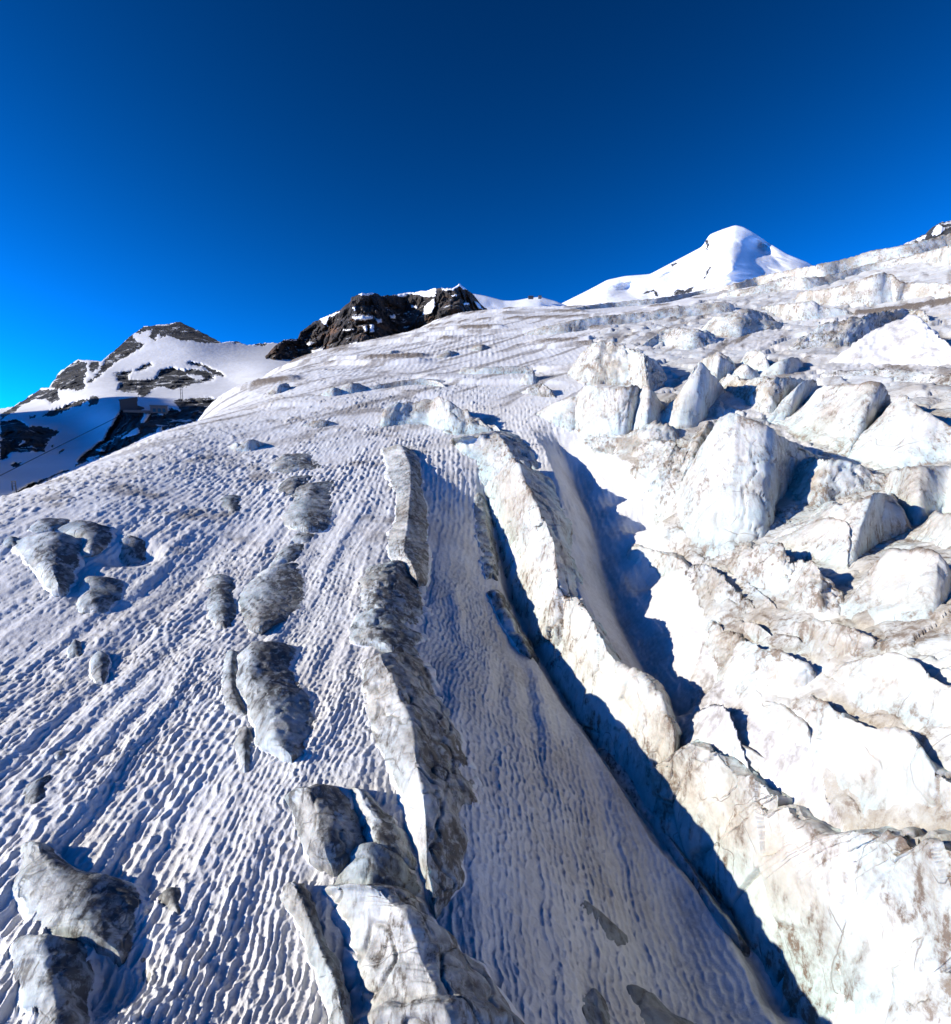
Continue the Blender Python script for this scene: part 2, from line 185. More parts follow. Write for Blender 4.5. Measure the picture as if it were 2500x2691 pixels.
'pylons': [(-293.21,567.88,64.28),(-240.47,289.96,0.58)],
'cable': [(-245.69,277.73,5.64),(-253.12,297.07,7.79),(-292.37,393.27,20.78),(-293.38,463.93,43.4)],
'huts': [(155.02,1632.66,405.51),(182.29,1649.96,410.38)]}}
THINGS = [
 ('ice_hump', 'ice hump', 'ice humps melting out of the snow',
  'largest grey ice hump at the left edge, deep shadow on its right', 'hump', 0.85,
  [[-63.22,75.64,15.3,-58.75,76.0,16.7,-54.83,76.66,14.81],[-59.91,71.27,13.9,-56.46,72.15,15.52,-52.17,73.36,13.7],[-54.74,67.34,12.45,-52.8,67.74,14.06,-49.17,67.77,12.07],[-49.82,63.54,11.12,-48.78,63.36,12.66,-47.99,64.04,11.1]]),
 ('ice_hump', 'ice hump', 'ice humps melting out of the snow',
  'grey ice hump tucked behind the largest left hump, above the blue hollow', 'hump', 0.85,
  [[-60.62,78.89,15.91,-58.65,81.37,17.28,-54.03,82.09,15.96],[-55.61,76.45,14.84,-54.29,77.21,15.82,-51.3,77.8,14.55],[-52.88,73.18,13.75,-51.51,73.32,14.52,-51.35,75.95,14.04]]),
 ('ice_hump', 'ice hump', 'ice humps melting out of the snow',
  'little pale ice knob hugging the left side of the largest left hump', 'hump', 0.85,
  [[-64.75,75.0,15.23,-64.23,76.02,15.91,-63.02,76.22,15.43],[-63.16,73.36,14.69,-62.63,73.98,15.27,-61.16,73.64,14.63]]),
 ('ice_hump', 'ice hump', 'ice humps melting out of the snow',
  'low grey ice swell on the uphill side of the largest left hump', 'hump', 0.85,
  [[-64.91,79.5,16.35,-64.05,81.68,17.51,-61.18,84.05,17.17],[-62.75,78.05,15.87,-60.87,78.8,16.61,-60.1,82.27,16.67]]),
 ('ice_hump', 'ice hump', 'ice humps melting out of the snow',
  'striped grey ice hump just below the blue hollow on the left', 'hump', 0.85,
  [[-48.73,67.0,11.85,-47.5,67.19,12.67,-43.84,68.13,11.54],[-46.71,63.27,10.58,-46.16,64.79,11.81,-41.62,64.07,10.52],[-45.12,60.6,10.12,-43.64,61.3,11.06,-41.28,61.13,9.95]]),
 ('ice_hump', 'ice hump', 'ice humps melting out of the snow',
  'dark shaded ice hump lying inside the blue hollow on the left', 'hump', 0.9,
  [[-51.19,78.42,14.71,-50.1,79.64,15.38,-47.15,79.57,14.19],[-49.6,75.71,12.88,-48.99,77.18,13.71,-46.32,78.0,13.03],[-48.57,74.74,12.13,-47.31,75.53,12.49,-45.77,75.73,11.89]]),
 ('ice_hump', 'ice hump', 'ice humps melting out of the snow',
  'narrow grey ice hump, left one of a close pair in the middle snowfield', 'hump', 0.85,
  [[-35.53,70.85,11.02,-33.93,71.9,11.7,-31.07,70.85,10.75],[-33.25,65.75,10.06,-31.66,66.79,10.78,-28.61,65.51,9.88],[-31.5,62.5,9.52,-29.65,62.77,10.16,-26.7,61.07,9.26],[-28.09,58.1,8.86,-27.62,58.64,9.58,-26.32,57.63,8.8]]),
 ('ice_hump', 'ice hump', 'ice humps melting out of the snow',
  'broad grey ice hump, right one of a close pair in the middle snowfield', 'hump', 0.85,
  [[-29.33,73.09,11.17,-26.82,74.06,12.32,-24.28,76.69,12.04],[-29.85,68.72,10.38,-26.96,69.58,11.44,-21.66,70.87,10.87],[-28.08,63.02,9.52,-25.45,64.24,10.61,-20.13,64.47,9.82],[-26.81,60.34,9.16,-24.2,60.33,10.08,-20.01,60.18,9.21],[-24.33,57.58,8.81,-22.86,56.78,9.62,-21.7,59.66,9.12]]),
 ('ice_hump', 'ice hump', 'ice humps melting out of the snow',
  'pale ice hump just uphill of the close pair in the middle snowfield', 'hump', 0.85,
  [[-28.61,78.5,12.41,-27.43,81.49,13.78,-25.28,82.48,13.44],[-28.68,75.21,11.64,-26.8,77.01,12.68,-24.67,77.64,12.25]]),
 ('ice_hump', 'ice hump', 'ice humps melting out of the snow',
  'small dirty ice lump between the pale hump and the stepped hump above', 'hump', 0.9,
  [[-28.18,83.34,13.67,-27.65,85.81,14.68,-24.93,85.88,14.33],[-27.7,82.61,13.47,-26.32,83.27,14.0,-24.99,82.96,13.56]]),
 ('ice_hump', 'ice hump', 'ice humps melting out of the snow',
  'stepped dirty ice hump, lowest step, upper middle of the snowfield', 'hump', 0.85,
  [[-34.75,102.89,19.0,-31.21,105.49,20.63,-27.44,110.91,21.05],[-33.67,98.64,17.88,-30.01,98.9,18.9,-25.26,102.01,18.62],[-31.85,90.07,15.55,-28.32,90.88,16.74,-23.52,92.04,15.93],[-29.88,87.94,14.94,-26.52,86.74,15.58,-23.23,87.77,14.8]]),
 ('ice_hump', 'ice hump', 'ice humps melting out of the snow',
  'stepped dirty ice hump, middle step with a pale left face', 'hump', 0.85,
  [[-37.58,104.34,19.42,-35.86,110.29,21.68,-31.94,113.84,21.87],[-35.71,101.14,18.56,-33.36,102.22,19.56,-31.99,106.63,19.94]]),
 ('ice_hump', 'ice hump', 'ice humps melting out of the snow',
  'stepped dirty ice hump, topmost step with brown streaks', 'hump', 0.85,
  [[-44.04,117.27,22.79,-41.56,124.7,25.53,-36.62,126.72,25.49],[-40.63,113.02,21.67,-37.06,116.64,23.32,-31.84,118.1,23.05]]),
 ('ice_hump', 'ice hump', 'ice humps melting out of the snow',
  'small lone grey ice lump left of the stepped dirty hump', 'hump', 0.9,
  [[-45.18,97.79,18.23,-44.17,99.81,19.11,-42.09,100.59,18.66],[-44.2,95.55,17.62,-42.4,95.59,17.97,-40.42,96.35,17.51],[-41.17,92.41,16.58,-40.7,93.01,17.19,-39.41,93.18,16.65]]),
 ('ice_hump', 'ice hump', 'ice humps melting out of the snow',
  'big dark hump with a bright left flank in the middle of the snowfield', 'hump', 0.85,
  [[-23.79,53.06,8.21,-21.5,53.22,9.56,-18.14,54.16,8.42],[-22.59,49.72,7.75,-21.2,50.1,9.12,-16.56,50.67,7.95],[-21.35,47.15,7.36,-19.85,47.07,8.66,-14.74,47.05,7.41],[-19.33,43.8,6.78,-17.57,44.41,8.22,-13.28,44.48,6.99],[-17.8,41.45,6.35,-15.91,41.41,7.68,-12.29,41.8,6.51],[-16.86,39.74,6.02,-14.79,39.01,7.2,-11.86,39.43,6.04],[-15.28,39.04,5.9,-13.54,37.71,6.95,-12.56,38.78,5.9]]),
 ('ice_hump', 'ice hump', 'ice humps melting out of the snow',
  'thin grey ice rib along the left foot of the big dark hump', 'hump', 0.85,
  [[-25.04,53.12,8.2,-24.16,53.07,8.66,-23.47,53.08,8.22],[-23.65,49.17,7.64,-22.96,49.41,8.14,-21.49,48.13,7.51],[-22.24,46.1,7.16,-21.37,46.27,7.65,-19.88,45.2,7.03],[-20.74,44.15,6.82,-19.96,44.02,7.26,-18.67,43.33,6.71]]),
 ('ice_hump', 'ice hump', 'ice humps melting out of the snow',
  'short grey ice tongue trailing below the big dark hump', 'hump', 0.85,
  [[-19.2,41.9,6.42,-18.32,41.83,6.82,-17.6,41.4,6.35],[-18.74,40.29,6.1,-17.96,40.21,6.5,-17.04,39.82,6.04],[-18.16,39.43,5.93,-17.48,39.35,6.33,-16.73,38.99,5.87],[-17.12,37.64,5.57,-16.77,37.55,5.96,-16.36,37.62,5.58]]),
 ('ice_hump', 'ice hump', 'ice humps melting out of the snow',
  'faint grey ice bump, left one of two, in the ribbed snow', 'hump', 0.9,
  [[-40.79,53.25,8.42,-41.21,54.96,9.09,-40.27,54.78,8.7],[-39.91,52.13,8.19,-39.56,52.71,8.61,-38.33,52.2,8.16]]),
 ('ice_hump', 'ice hump', 'ice humps melting out of the snow',
  'faint grey ice bump, right one of two, in the ribbed snow', 'hump', 0.9,
  [[-37.81,52.19,8.15,-37.29,53.01,8.68,-36.16,52.63,8.18],[-36.22,49.8,7.69,-35.67,50.52,8.21,-34.93,50.84,7.85],[-34.95,48.46,7.44,-34.27,48.48,7.84,-33.83,48.48,7.43]]),
 ('ice_hump', 'ice hump', 'ice humps melting out of the snow',
  'oval pale ice bump near the left edge above the lowest humps', 'hump', 0.85,
  [[-31.73,36.71,5.32,-30.84,36.76,5.76,-30.67,37.68,5.48],[-31.77,35.71,5.13,-30.74,35.94,5.6,-29.89,36.29,5.2],[-30.93,34.83,4.94,-29.92,34.86,5.38,-29.36,35.37,5.02]]),
 ('ice_hump', 'ice hump', 'ice humps melting out of the snow',
  'tiny pale ice bump in the ribbed snow near the left edge', 'hump', 0.9,
  [[-32.25,39.34,5.81,-31.68,39.57,6.12,-30.92,39.8,5.88],[-31.84,38.92,5.73,-31.28,38.82,5.98,-30.92,39.14,5.76]]),
 ('ice_hump', 'ice hump', 'ice humps melting out of the snow',
  'wide blue grey ice hump at lower left with lumpy sunlit bumps', 'hump', 0.85,
  [[-28.7,31.63,4.28,-26.81,31.01,5.26,-26.23,31.78,4.29],[-27.67,30.11,3.98,-25.74,30.02,5.08,-23.92,30.25,4.0],[-26.6,28.61,3.71,-23.8,28.86,4.87,-18.98,29.0,3.76],[-24.95,27.45,3.52,-22.21,27.64,4.68,-18.42,28.05,3.59],[-24.25,26.78,3.42,-20.99,26.6,4.52,-18.02,26.85,3.35],[-21.54,26.0,3.33,-19.67,25.64,4.25,-17.97,26.21,3.05],[-19.09,25.51,2.88,-18.44,25.28,3.64,-18.03,25.68,2.7]]),
 ('ice_hump', 'ice hump', 'ice humps melting out of the snow',
  'grooved ice hump cut by the bottom edge in the lower left corner', 'hump', 0.85,
  [[-24.29,26.16,3.33,-22.25,25.4,4.45,-21.12,26.03,3.34],[-23.95,25.2,3.2,-21.72,24.69,4.37,-19.37,25.49,2.98],[-23.33,24.29,3.1,-21.01,23.88,4.29,-19.07,24.79,2.54],[-21.99,23.22,3.03,-20.09,23.11,4.11,-18.93,24.17,2.32],[-20.96,22.41,3.0,-19.27,22.23,4.03,-18.61,23.36,2.24],[-19.93,21.33,2.98,-18.22,20.96,4.21,-17.31,21.54,2.93]]),
 ('ice_hump', 'ice hump', 'ice humps melting out of the snow',
  'small dark round ice knob right of the lumpy lower left hump', 'hump', 0.9,
  [[-18.19,28.52,3.67,-17.65,28.79,4.16,-16.84,29.03,3.74],[-17.76,28.01,3.58,-17.07,28.09,4.03,-16.37,28.27,3.6],[-16.93,27.47,3.48,-16.38,27.37,3.9,-16.16,27.54,3.48]]),
 ('ice_hump', 'ice hump', 'ice humps melting out of the snow',
  'flat little ice disc touching a dark knob near the bottom left', 'hump', 0.95,
  [[-17.78,25.65,2.67,-17.36,25.61,2.92,-16.99,25.59,2.73],[-17.7,25.49,2.56,-17.27,25.44,2.82,-16.91,25.46,2.66]]),
 ('ice_hump', 'ice hump', 'ice humps melting out of the snow',
  'small dark ice knob near the bottom left, below the flat disc', 'hump', 0.9,
  [[-17.3,25.16,2.41,-16.65,25.21,2.96,-16.02,24.93,2.77],[-16.82,24.5,2.28,-16.18,24.39,2.89,-15.56,24.11,2.83]]),
 ('ice_fin', 'ice ridge', 'ice ridges beside the long trench',
  'long upright ice ridge, topmost of the middle chain, white left face', 'ridge', 0.35,
  [[-22.03,128.58,26.24,-17.04,126.36,27.55,-12.33,124.71,25.12],[-18.62,114.73,22.1,-13.7,115.21,23.98,-10.67,115.13,21.69],[-15.21,101.41,18.28,-12.15,104.55,20.37,-10.06,108.1,18.96],[-13.77,93.45,16.05,-11.37,94.52,17.49,-7.92,98.66,15.27],[-14.16,86.77,14.39,-10.64,85.57,15.19,-7.47,92.69,13.64],[-12.83,79.01,12.52,-10.15,78.05,13.54,-6.9,85.18,11.75],[-11.1,76.08,11.58,-8.52,73.95,12.36,-6.55,78.79,10.38],[-9.34,74.24,10.74,-7.7,70.78,11.63,-6.28,73.84,9.55]]),
 ('ice_hump', 'ice ridge', 'ice ridges beside the long trench',
  'rounded dirty ice lobe below the upright ridge of the middle chain', 'hump', 0.85,
  [[-14.82,74.85,11.62,-11.53,73.97,12.74,-8.4,78.58,11.0],[-15.41,70.15,10.75,-12.23,70.56,12.18,-6.18,71.6,9.16],[-15.0,65.99,10.06,-11.86,65.61,11.37,-5.55,67.63,8.41],[-13.67,63.18,9.63,-11.18,61.6,10.77,-5.74,63.75,8.09]]),
 ('ice_hump', 'ice ridge', 'ice ridges beside the long trench',
  'smaller rounded ice lobe, third down in the middle chain', 'hump', 0.85,
  [[-13.62,61.76,9.43,-10.94,60.14,10.47,-6.0,63.71,8.19],[-14.15,58.54,9.0,-10.91,57.66,10.15,-5.42,60.43,7.73],[-13.36,55.31,8.57,-9.96,54.43,9.7,-5.16,56.85,7.41],[-10.65,53.96,8.34,-8.75,52.64,9.41,-4.86,54.49,7.17]]),
 ('ice_fin', 'ice ridge', 'ice ridges beside the long trench',
  'longest ice ridge of the middle chain with a brown shaded right flank', 'ridge', 0.35,
  [[-10.31,52.04,8.13,-8.36,49.17,9.88,-4.75,54.77,7.19],[-11.14,50.33,7.93,-8.54,48.18,9.76,-4.16,52.02,6.81],[-10.28,46.53,7.37,-7.13,45.39,9.27,-2.92,49.06,6.13],[-9.52,43.54,6.87,-6.14,42.65,8.78,-1.62,46.31,5.4],[-8.48,40.47,6.31,-4.71,39.19,8.1,-0.83,43.0,4.83],[-7.3,38.59,5.94,-4.35,37.11,7.71,0.01,39.48,4.16],[-5.81,35.91,5.38,-3.89,35.1,7.3,0.41,37.03,3.74],[-4.94,34.14,4.98,-3.31,32.78,6.75,0.26,35.04,3.62],[-4.26,32.55,4.59,-3.04,31.03,6.27,-0.23,32.18,3.58],[-3.54,31.16,4.17,-2.87,29.67,5.88,-0.56,30.8,3.46],[-3.29,29.75,3.76,-2.71,28.4,5.53,-0.21,29.89,3.14],[-2.88,28.81,3.45,-2.43,27.41,5.25,-0.86,29.32,3.17]]),
 ('ice_hump', 'ice ridge', 'ice ridges beside the long trench',
  'dark fluted ice lobe with a bright white left edge, bottom middle', 'hump', 0.85,
  [[-13.23,35.03,5.06,-11.06,34.15,6.72,-9.61,36.48,5.45],[-12.43,33.73,4.77,-10.37,33.0,6.47,-7.85,34.73,5.09],[-11.33,32.18,4.42,-9.41,31.16,6.05,-6.72,32.11,4.48],[-10.21,30.47,4.04,-8.78,29.6,5.7,-6.37,30.7,4.13]]),
 ('ice_hump', 'ice ridge', 'ice ridges beside the long trench',
  'dark right hand ice lobe pressed against the longest ridge, bottom middle', 'hump', 0.85,
  [[-8.99,35.87,5.33,-8.0,34.75,6.24,-7.16,35.34,5.23],[-8.27,34.2,4.96,-7.14,33.51,5.97,-5.08,33.12,4.71],[-7.24,31.98,4.45,-6.19,32.18,5.66,-4.13,32.31,4.47],[-6.73,30.56,4.1,-5.72,30.71,5.28,-3.2,30.47,3.88]]),
 ('ice_hump', 'ice ridge', 'ice ridges beside the long trench',
  'grey cracked ice shoulder above the big bright bottom block', 'hump', 0.85,
  [[-8.09,30.82,4.15,-6.4,30.78,5.48,-3.39,30.68,3.97],[-8.79,29.6,3.86,-6.16,29.41,5.14,-2.94,29.79,3.67],[-8.7,28.77,3.68,-5.94,28.24,4.86,-2.64,28.93,3.39]]),
 ('ice_fin', 'ice ridge', 'ice ridges beside the long trench',
  'big bright ice block widening down to the bottom edge, middle', 'ridge', 0.6,
  [[-8.92,29.04,3.79,-5.64,26.77,6.06,-2.76,28.68,3.4],[-8.33,28.4,3.66,-4.78,26.33,5.91,-1.97,27.9,3.07],[-7.4,26.7,3.33,-3.68,25.36,5.63,-0.8,26.86,2.61],[-6.78,25.3,3.11,-2.89,24.05,5.37,0.49,25.74,2.09],[-6.49,24.05,2.99,-2.24,22.76,5.22,1.52,24.86,1.53],[-6.03,22.84,2.93,-1.65,21.66,5.2,2.3,23.87,1.09],[-5.52,21.68,2.96,-1.17,20.47,5.29,2.85,23.0,0.8]]),
 ('ice_fin', 'ice ridge', 'ice ridges beside the long trench',
  'narrow grey ice rib left of the big bright bottom block', 'hump', 0.85,
  [[-11.33,29.11,3.74,-10.44,28.55,4.7,-9.77,29.35,3.8],[-10.99,28.14,3.54,-9.79,27.81,4.56,-9.1,28.48,3.62],[-9.62,26.85,3.32,-8.73,26.29,4.3,-8.13,26.74,3.3],[-8.62,25.13,3.09,-7.71,24.67,4.1,-7.06,25.26,3.07],[-7.72,23.89,2.98,-6.73,23.33,4.0,-6.17,23.75,2.9],[-7.07,22.86,2.94,-6.22,22.29,3.99,-5.78,22.73,2.87],[-6.56,21.85,2.96,-5.73,21.27,4.04,-5.31,21.75,2.88]]),
 ('ice_fin', 'ice ridge', 'ice ridges beside the long trench',
  'jagged top end of the tall white fins above the trench', 'fin', 0.15,
  [[-5.66,132.94,27.85,-4.93,125.61,29.0,-1.33,137.86,29.57],[-2.88,125.59,25.5,0.86,126.41,29.4,7.42,140.7,30.94],[-0.37,120.95,23.28,5.01,126.29,29.61,10.97,133.09,28.72],[1.56,115.65,19.73,7.26,115.29,25.87,13.39,115.33,23.21]]),
 ('ice_fin', 'ice ridge', 'ice ridges beside the long trench',
  'tallest sharp white ice fin rising over the upper trench', 'fin', 0.05,
  [[1.93,114.33,18.7,7.26,109.47,25.54,13.69,111.31,21.97],[2.6,110.15,15.42,8.52,98.42,21.92,15.21,98.86,18.24],[3.71,104.14,11.26,9.78,85.74,18.36,15.83,92.32,15.27],[4.48,97.33,7.79,10.63,76.8,15.65,14.6,82.95,12.8],[5.01,91.49,5.94,10.6,72.69,13.92,14.23,77.47,11.25],[5.84,85.03,4.65,10.42,69.42,11.99,14.23,71.72,9.63],[6.96,77.51,2.76,9.99,67.75,9.8,14.44,66.65,8.24],[7.61,73.03,1.44,8.81,67.09,5.94,14.3,62.71,7.28]]),
 ('ice_fin', 'ice ridge', 'ice ridges beside the long trench',
  'second sharp white fin down the trench with a crack along its crest', 'fin', 0.1,
  [[7.65,73.5,1.79,10.63,67.48,10.24,13.27,67.86,9.05],[8.56,68.16,0.62,12.14,63.19,10.49,14.78,64.96,7.63],[9.77,63.23,-0.29,13.32,57.49,8.97,15.58,59.79,5.96],[11.24,57.75,-1.11,14.33,53.43,7.36,16.54,56.35,4.88],[12.05,53.89,-1.63,15.19,51.26,7.01,18.62,58.67,3.69],[13.04,50.72,-2.1,16.31,48.04,7.04,19.58,54.18,3.3],[13.82,48.75,-2.55,16.42,45.7,5.95,17.86,47.73,4.16],[14.42,47.11,-2.74,16.48,43.17,4.67,17.56,44.49,3.55]]),
 ('ice_fin', 'ice ridge', 'ice ridges beside the long trench',
  'third white ice slab along the trench, flat bright face', 'fin', 0.2,
  [[14.32,47.37,-2.73,16.49,42.5,4.25,18.29,42.95,5.12],[14.91,45.29,-3.08,17.62,40.61,5.78,19.05,40.57,5.73],[15.37,43.14,-3.23,18.6,38.26,5.64,19.99,38.32,5.76],[16.02,41.4,-3.21,19.31,36.12,6.03,20.89,36.59,5.57],[16.79,39.85,-3.1,19.71,34.43,6.27,21.21,34.85,5.92],[17.32,38.58,-3.3,19.83,33.6,6.12,21.23,33.97,5.73]]),
 ('ice_fin', 'ice ridge', 'ice ridges beside the long trench',
  'huge white ice slope filling the bottom right corner', 'fin', 0.3,
  [[17.25,38.76,-3.3,19.77,33.13,6.0,21.28,33.64,5.76],[17.71,37.46,-3.41,19.95,31.75,5.93,21.53,32.07,5.94],[18.0,36.21,-3.64,20.31,29.61,6.54,21.92,30.1,6.63],[18.23,34.93,-3.77,20.67,27.36,8.32,22.42,28.4,8.18],[18.48,33.28,-3.85,21.01,25.37,10.0,22.83,26.49,9.75],[18.82,31.54,-3.84,21.02,23.29,11.27,22.99,24.25,10.98],[19.01,29.7,-3.93,21.27,21.89,11.82,23.4,22.92,11.33],[18.88,27.2,-3.01,21.62,20.74,12.01,23.94,21.78,11.47],[18.6,24.46,-1.66,22.01,19.67,12.05,24.57,20.78,11.55]]),
 ('ice_hump', 'ice ridge', 'ice ridges beside the long trench',
  'brown ice lip on the left brink of the upper trench', 'hump', 0.85,
  [[-0.48,110.06,17.17,0.77,111.51,18.24,2.83,110.41,15.77],[-0.19,102.8,13.55,1.77,104.18,14.09,3.17,104.74,11.73],[0.42,93.6,10.54,2.6,95.59,10.83,4.2,98.88,8.16],[1.31,84.31,8.05,2.65,86.07,8.57,3.77,85.24,7.02]]),
 ('ice_ledge', 'ice ledge', 'ice ridges beside the long trench',
  'blue shaded ice step inside the upper trench, left of the tallest fin', 'hump', 0.85,
  [[1.62,78.61,6.85,2.98,78.82,7.34,4.82,79.07,5.25],[2.64,73.29,5.56,4.06,73.52,6.0,6.35,77.23,2.72],[3.96,69.51,4.37,5.26,69.03,4.75,7.52,72.6,1.31],[5.42,66.13,3.22,6.36,65.25,3.77,8.21,67.77,0.71]]),
 ('ice_ledge', 'ice ledge', 'ice ridges beside the long trench',
  'long dark ice step along the bottom of the lower trench', 'hump', 0.85,
  [[12.03,52.32,-1.7,13.21,51.33,-0.91,14.29,48.83,-1.67],[13.47,46.85,-2.44,14.63,46.4,-1.93,15.43,43.86,-2.78],[15.04,42.72,-3.34,15.65,41.79,-2.55,16.38,40.41,-3.35],[15.92,39.14,-3.62,16.45,38.31,-2.85,17.24,37.4,-3.79],[16.2,35.88,-3.27,16.6,34.98,-2.5,17.7,34.93,-4.11],[16.58,33.4,-3.31,17.15,32.62,-2.59,18.36,32.55,-4.07]]),
 ('ice_hump', 'ice hump', 'ice humps melting out of the snow',
  'dark almond shaped ice patch in the shaded snow trough', 'flat', 1,
  [[6.68,33.03,-0.99,7.26,33.4,-0.99,7.87,33.81,-1.72],[6.82,31.7,-1.38,8.18,32.86,-1.81,9.5,33.43,-2.94],[7.7,31.13,-2.17,8.84,31.85,-2.5,10.08,32.67,-3.47]]),
 ('ice_hump', 'ice hump', 'ice humps melting out of the snow',
  'small dark ice patch at the bottom edge of the shaded trough', 'flat', 1,
  [[5.85,27.17,-1.21,6.78,27.97,-1.63,7.48,28.04,-2.47],[6.06,25.55,-1.21,6.79,26.08,-1.39,7.5,26.35,-2.19]]),
 ('ice_hump', 'ice hump', 'ice humps melting out of the snow',
  'wider dark ice patch at the bottom edge of the shaded trough', 'flat', 1,
  [[8.73,29.39,-3.24,9.23,29.53,-3.18,11.03,29.95,-4.41],[8.61,28.06,-3.25,9.97,28.86,-3.68,11.85,29.55,-4.75],[8.61,26.5,-2.87,10.71,27.66,-3.79,13.18,28.23,-4.75]]),
 ('serac', 'ice block', 'ice walls on the upper glacier',
  'broad white ice bulge on the crest above the middle chain', 'fin', 0.3,
  [[-24.02,144.79,31.3,-22.69,151.61,37.82,-23.73,158.53,36.7],[-19.87,147.01,32.06,-17.91,153.56,38.31,-18.72,160.51,37.19],[-13.46,146.66,32.05,-12.08,153.84,39.09,-12.63,160.82,37.97],[-6.4,139.21,29.84,-8.64,148.21,38.94,-9.04,155.19,37.82],[-1.41,137.62,29.49,-3.67,144.46,36.37,-3.85,151.46,35.25],[4.89,136.72,29.5,1.43,140.69,33.39,1.51,147.69,32.27],[7.61,135.18,29.16,6.64,136.95,30.88,6.98,143.94,30.88]]),
 ('ice_wall', 'ice wall', 'ice walls on the upper glacier',
  'low white ice step left of the broad bulge on the crest', 'fin', 0.3,
  [[-34.35,188.74,44.43,-33.58,189.96,45.7,-34.1,192.91,45.22],[-26.09,191.21,45.33,-25.83,193.2,47.64,-26.23,196.17,47.16],[-17.51,192.58,45.91,-17.67,194.74,48.5,-17.94,197.73,48.02],[-9.98,188.15,44.85,-11.48,189.54,46.6,-11.66,192.53,46.12]]),
 ('ice_wall', 'ice wall', 'ice walls on the upper glacier',
  'low ice step crossing the snow in the middle distance', 'fin', 0.3,
  [[-5.29,209.91,51.23,-4.8,212.31,54.08,-4.87,215.31,53.6],[2.08,206.59,50.64,2.11,209.18,53.72,2.14,212.18,53.24],[9.84,205.61,50.79,9.96,208.42,54.15,10.1,211.42,53.67],[19.1,204.95,51.23,18.25,207.38,54.03,18.51,210.37,53.55]]),
 ('serac', 'ice block', 'seracs of the icefall',
  'dark dirty ice wedge at the head of the upper trench', 'dirty', 0.3,
  [[13.22,174.1,41.8,15.09,175.58,43.42,15.43,179.57,43.42],[17.14,169.23,40.63,19.69,173.31,44.96,20.14,177.29,43.28],[22.24,165.63,39.99,21.0,169.65,43.81,21.49,173.62,42.31]]),
 ('serac', 'ice block', 'seracs of the icefall',
  'dark dirty ice wedge behind the one at the trench head', 'dirty', 0.3,
  [[16.46,186.21,45.62,16.2,189.19,49.13,16.55,193.18,47.65],[18.73,185.39,45.55,18.68,190.5,51.6,19.07,194.48,48.22],[20.53,186.93,46.14,20.02,189.12,48.66,20.44,193.09,47.92]]),
 ('serac', 'ice block', 'seracs of the icefall',
  'tall brown streaked serac at the upper left of the icefall', 'streak', 0.25,
  [[31.09,194.31,49.17,36.94,199.18,57.45,38.21,206.07,56.33],[34.7,178.48,44.97,39.01,188.12,59.67,40.44,194.97,58.55],[41.32,174.04,44.38,42.8,184.18,58.96,44.39,191.0,57.84],[47.42,169.11,43.68,47.3,178.31,56.31,49.09,185.08,55.19],[47.36,155.87,39.98,48.31,164.73,52.5,50.28,171.45,51.38],[55.86,166.32,43.95,54.54,172.43,51.66,56.65,179.11,50.54]]),
 ('serac', 'ice block', 'seracs of the icefall',
  'square white ice cube in the upper left icefall', 'serac', 0.1,
  [[24.16,138.08,30.54,27.1,142.14,41.75,30.48,159.82,40.67],[28.25,131.38,28.35,30.59,136.01,40.8,34.54,153.57,39.72],[32.11,127.99,28.39,34.79,132.41,40.65,39.37,149.82,39.57],[36.01,129.93,30.34,38.18,133.74,40.89,43.12,151.05,39.81]]),
 ('serac', 'ice block', 'seracs of the icefall',
  'low white ice shelf left of the square cube', 'serac', 0.3,
  [[17.87,146.15,33.52,20.09,149.41,37.71,21.15,157.34,37.23],[21.15,140.43,31.26,22.64,146.48,38.65,24.48,158.34,37.93],[23.99,138.15,30.54,26.42,144.86,38.92,28.75,157.65,38.14]]),
 ('serac', 'ice block', 'seracs of the icefall',
  'narrow rounded white slab right of the square cube', 'serac', 0.3,
  [[36.08,130.25,30.47,38.98,135.0,40.56,43.97,152.3,39.48],[37.67,123.98,28.83,39.92,129.49,39.96,45.22,146.69,38.88],[44.06,132.01,32.62,44.21,134.41,36.99,47.18,143.44,36.42]]),
 ('serac', 'ice block', 'seracs of the icefall',
  'tall leaning ice tooth with grey shaded right side, upper icefall', 'serac', 0.25,
  [[42.68,127.03,30.87,46.16,130.32,38.87,51.84,146.35,37.85],[45.47,123.79,30.45,50.57,130.67,45.92,57.07,147.45,44.84],[50.47,126.36,32.1,53.78,132.09,44.43,60.57,148.77,43.35],[58.73,139.74,37.27,61.0,141.43,41.87,65.36,151.53,41.21]]),
 ('serac', 'ice block', 'seracs of the icefall',
  'small white ice knob behind the leaning tooth', 'serac', 0.4,
  [[74.98,190.47,52.61,75.28,191.47,54.42,76.75,195.19,53.78],[68.39,164.93,45.15,70.64,168.77,52.79,72.18,172.46,52.15],[73.72,167.49,46.45,75.83,169.11,50.5,77.47,172.76,49.86]]),
 ('serac', 'ice block', 'seracs of the icefall',
  'dirty brown topped ice slab right of the leaning tooth', 'streak', 0.3,
  [[65.31,151.2,41.25,68.67,154.97,46.05,72.72,164.12,45.45],[64.96,137.56,37.6,67.08,142.82,43.26,71.97,153.23,42.57],[64.13,124.19,33.87,68.42,132.08,42.85,76.7,148.06,41.77],[73.55,133.68,37.81,78.14,137.09,43.03,83.59,146.64,42.37]]),
 ('serac', 'ice block', 'seracs of the icefall',
  'pale ribbed ice wedge with bluish shaded side, upper icefall', 'serac', 0.3,
  [[62.88,120.1,32.58,67.18,122.93,37.97,72.45,132.59,37.31],[66.86,120.29,33.36,72.13,125.03,41.37,80.87,140.19,40.32],[76.21,131.51,37.69,79.77,133.78,42.17,85.15,142.8,41.54]]),
 ('serac', 'ice block', 'seracs of the icefall',
  'left one of two great smooth white ice faces, upper right', 'serac', 0.1,
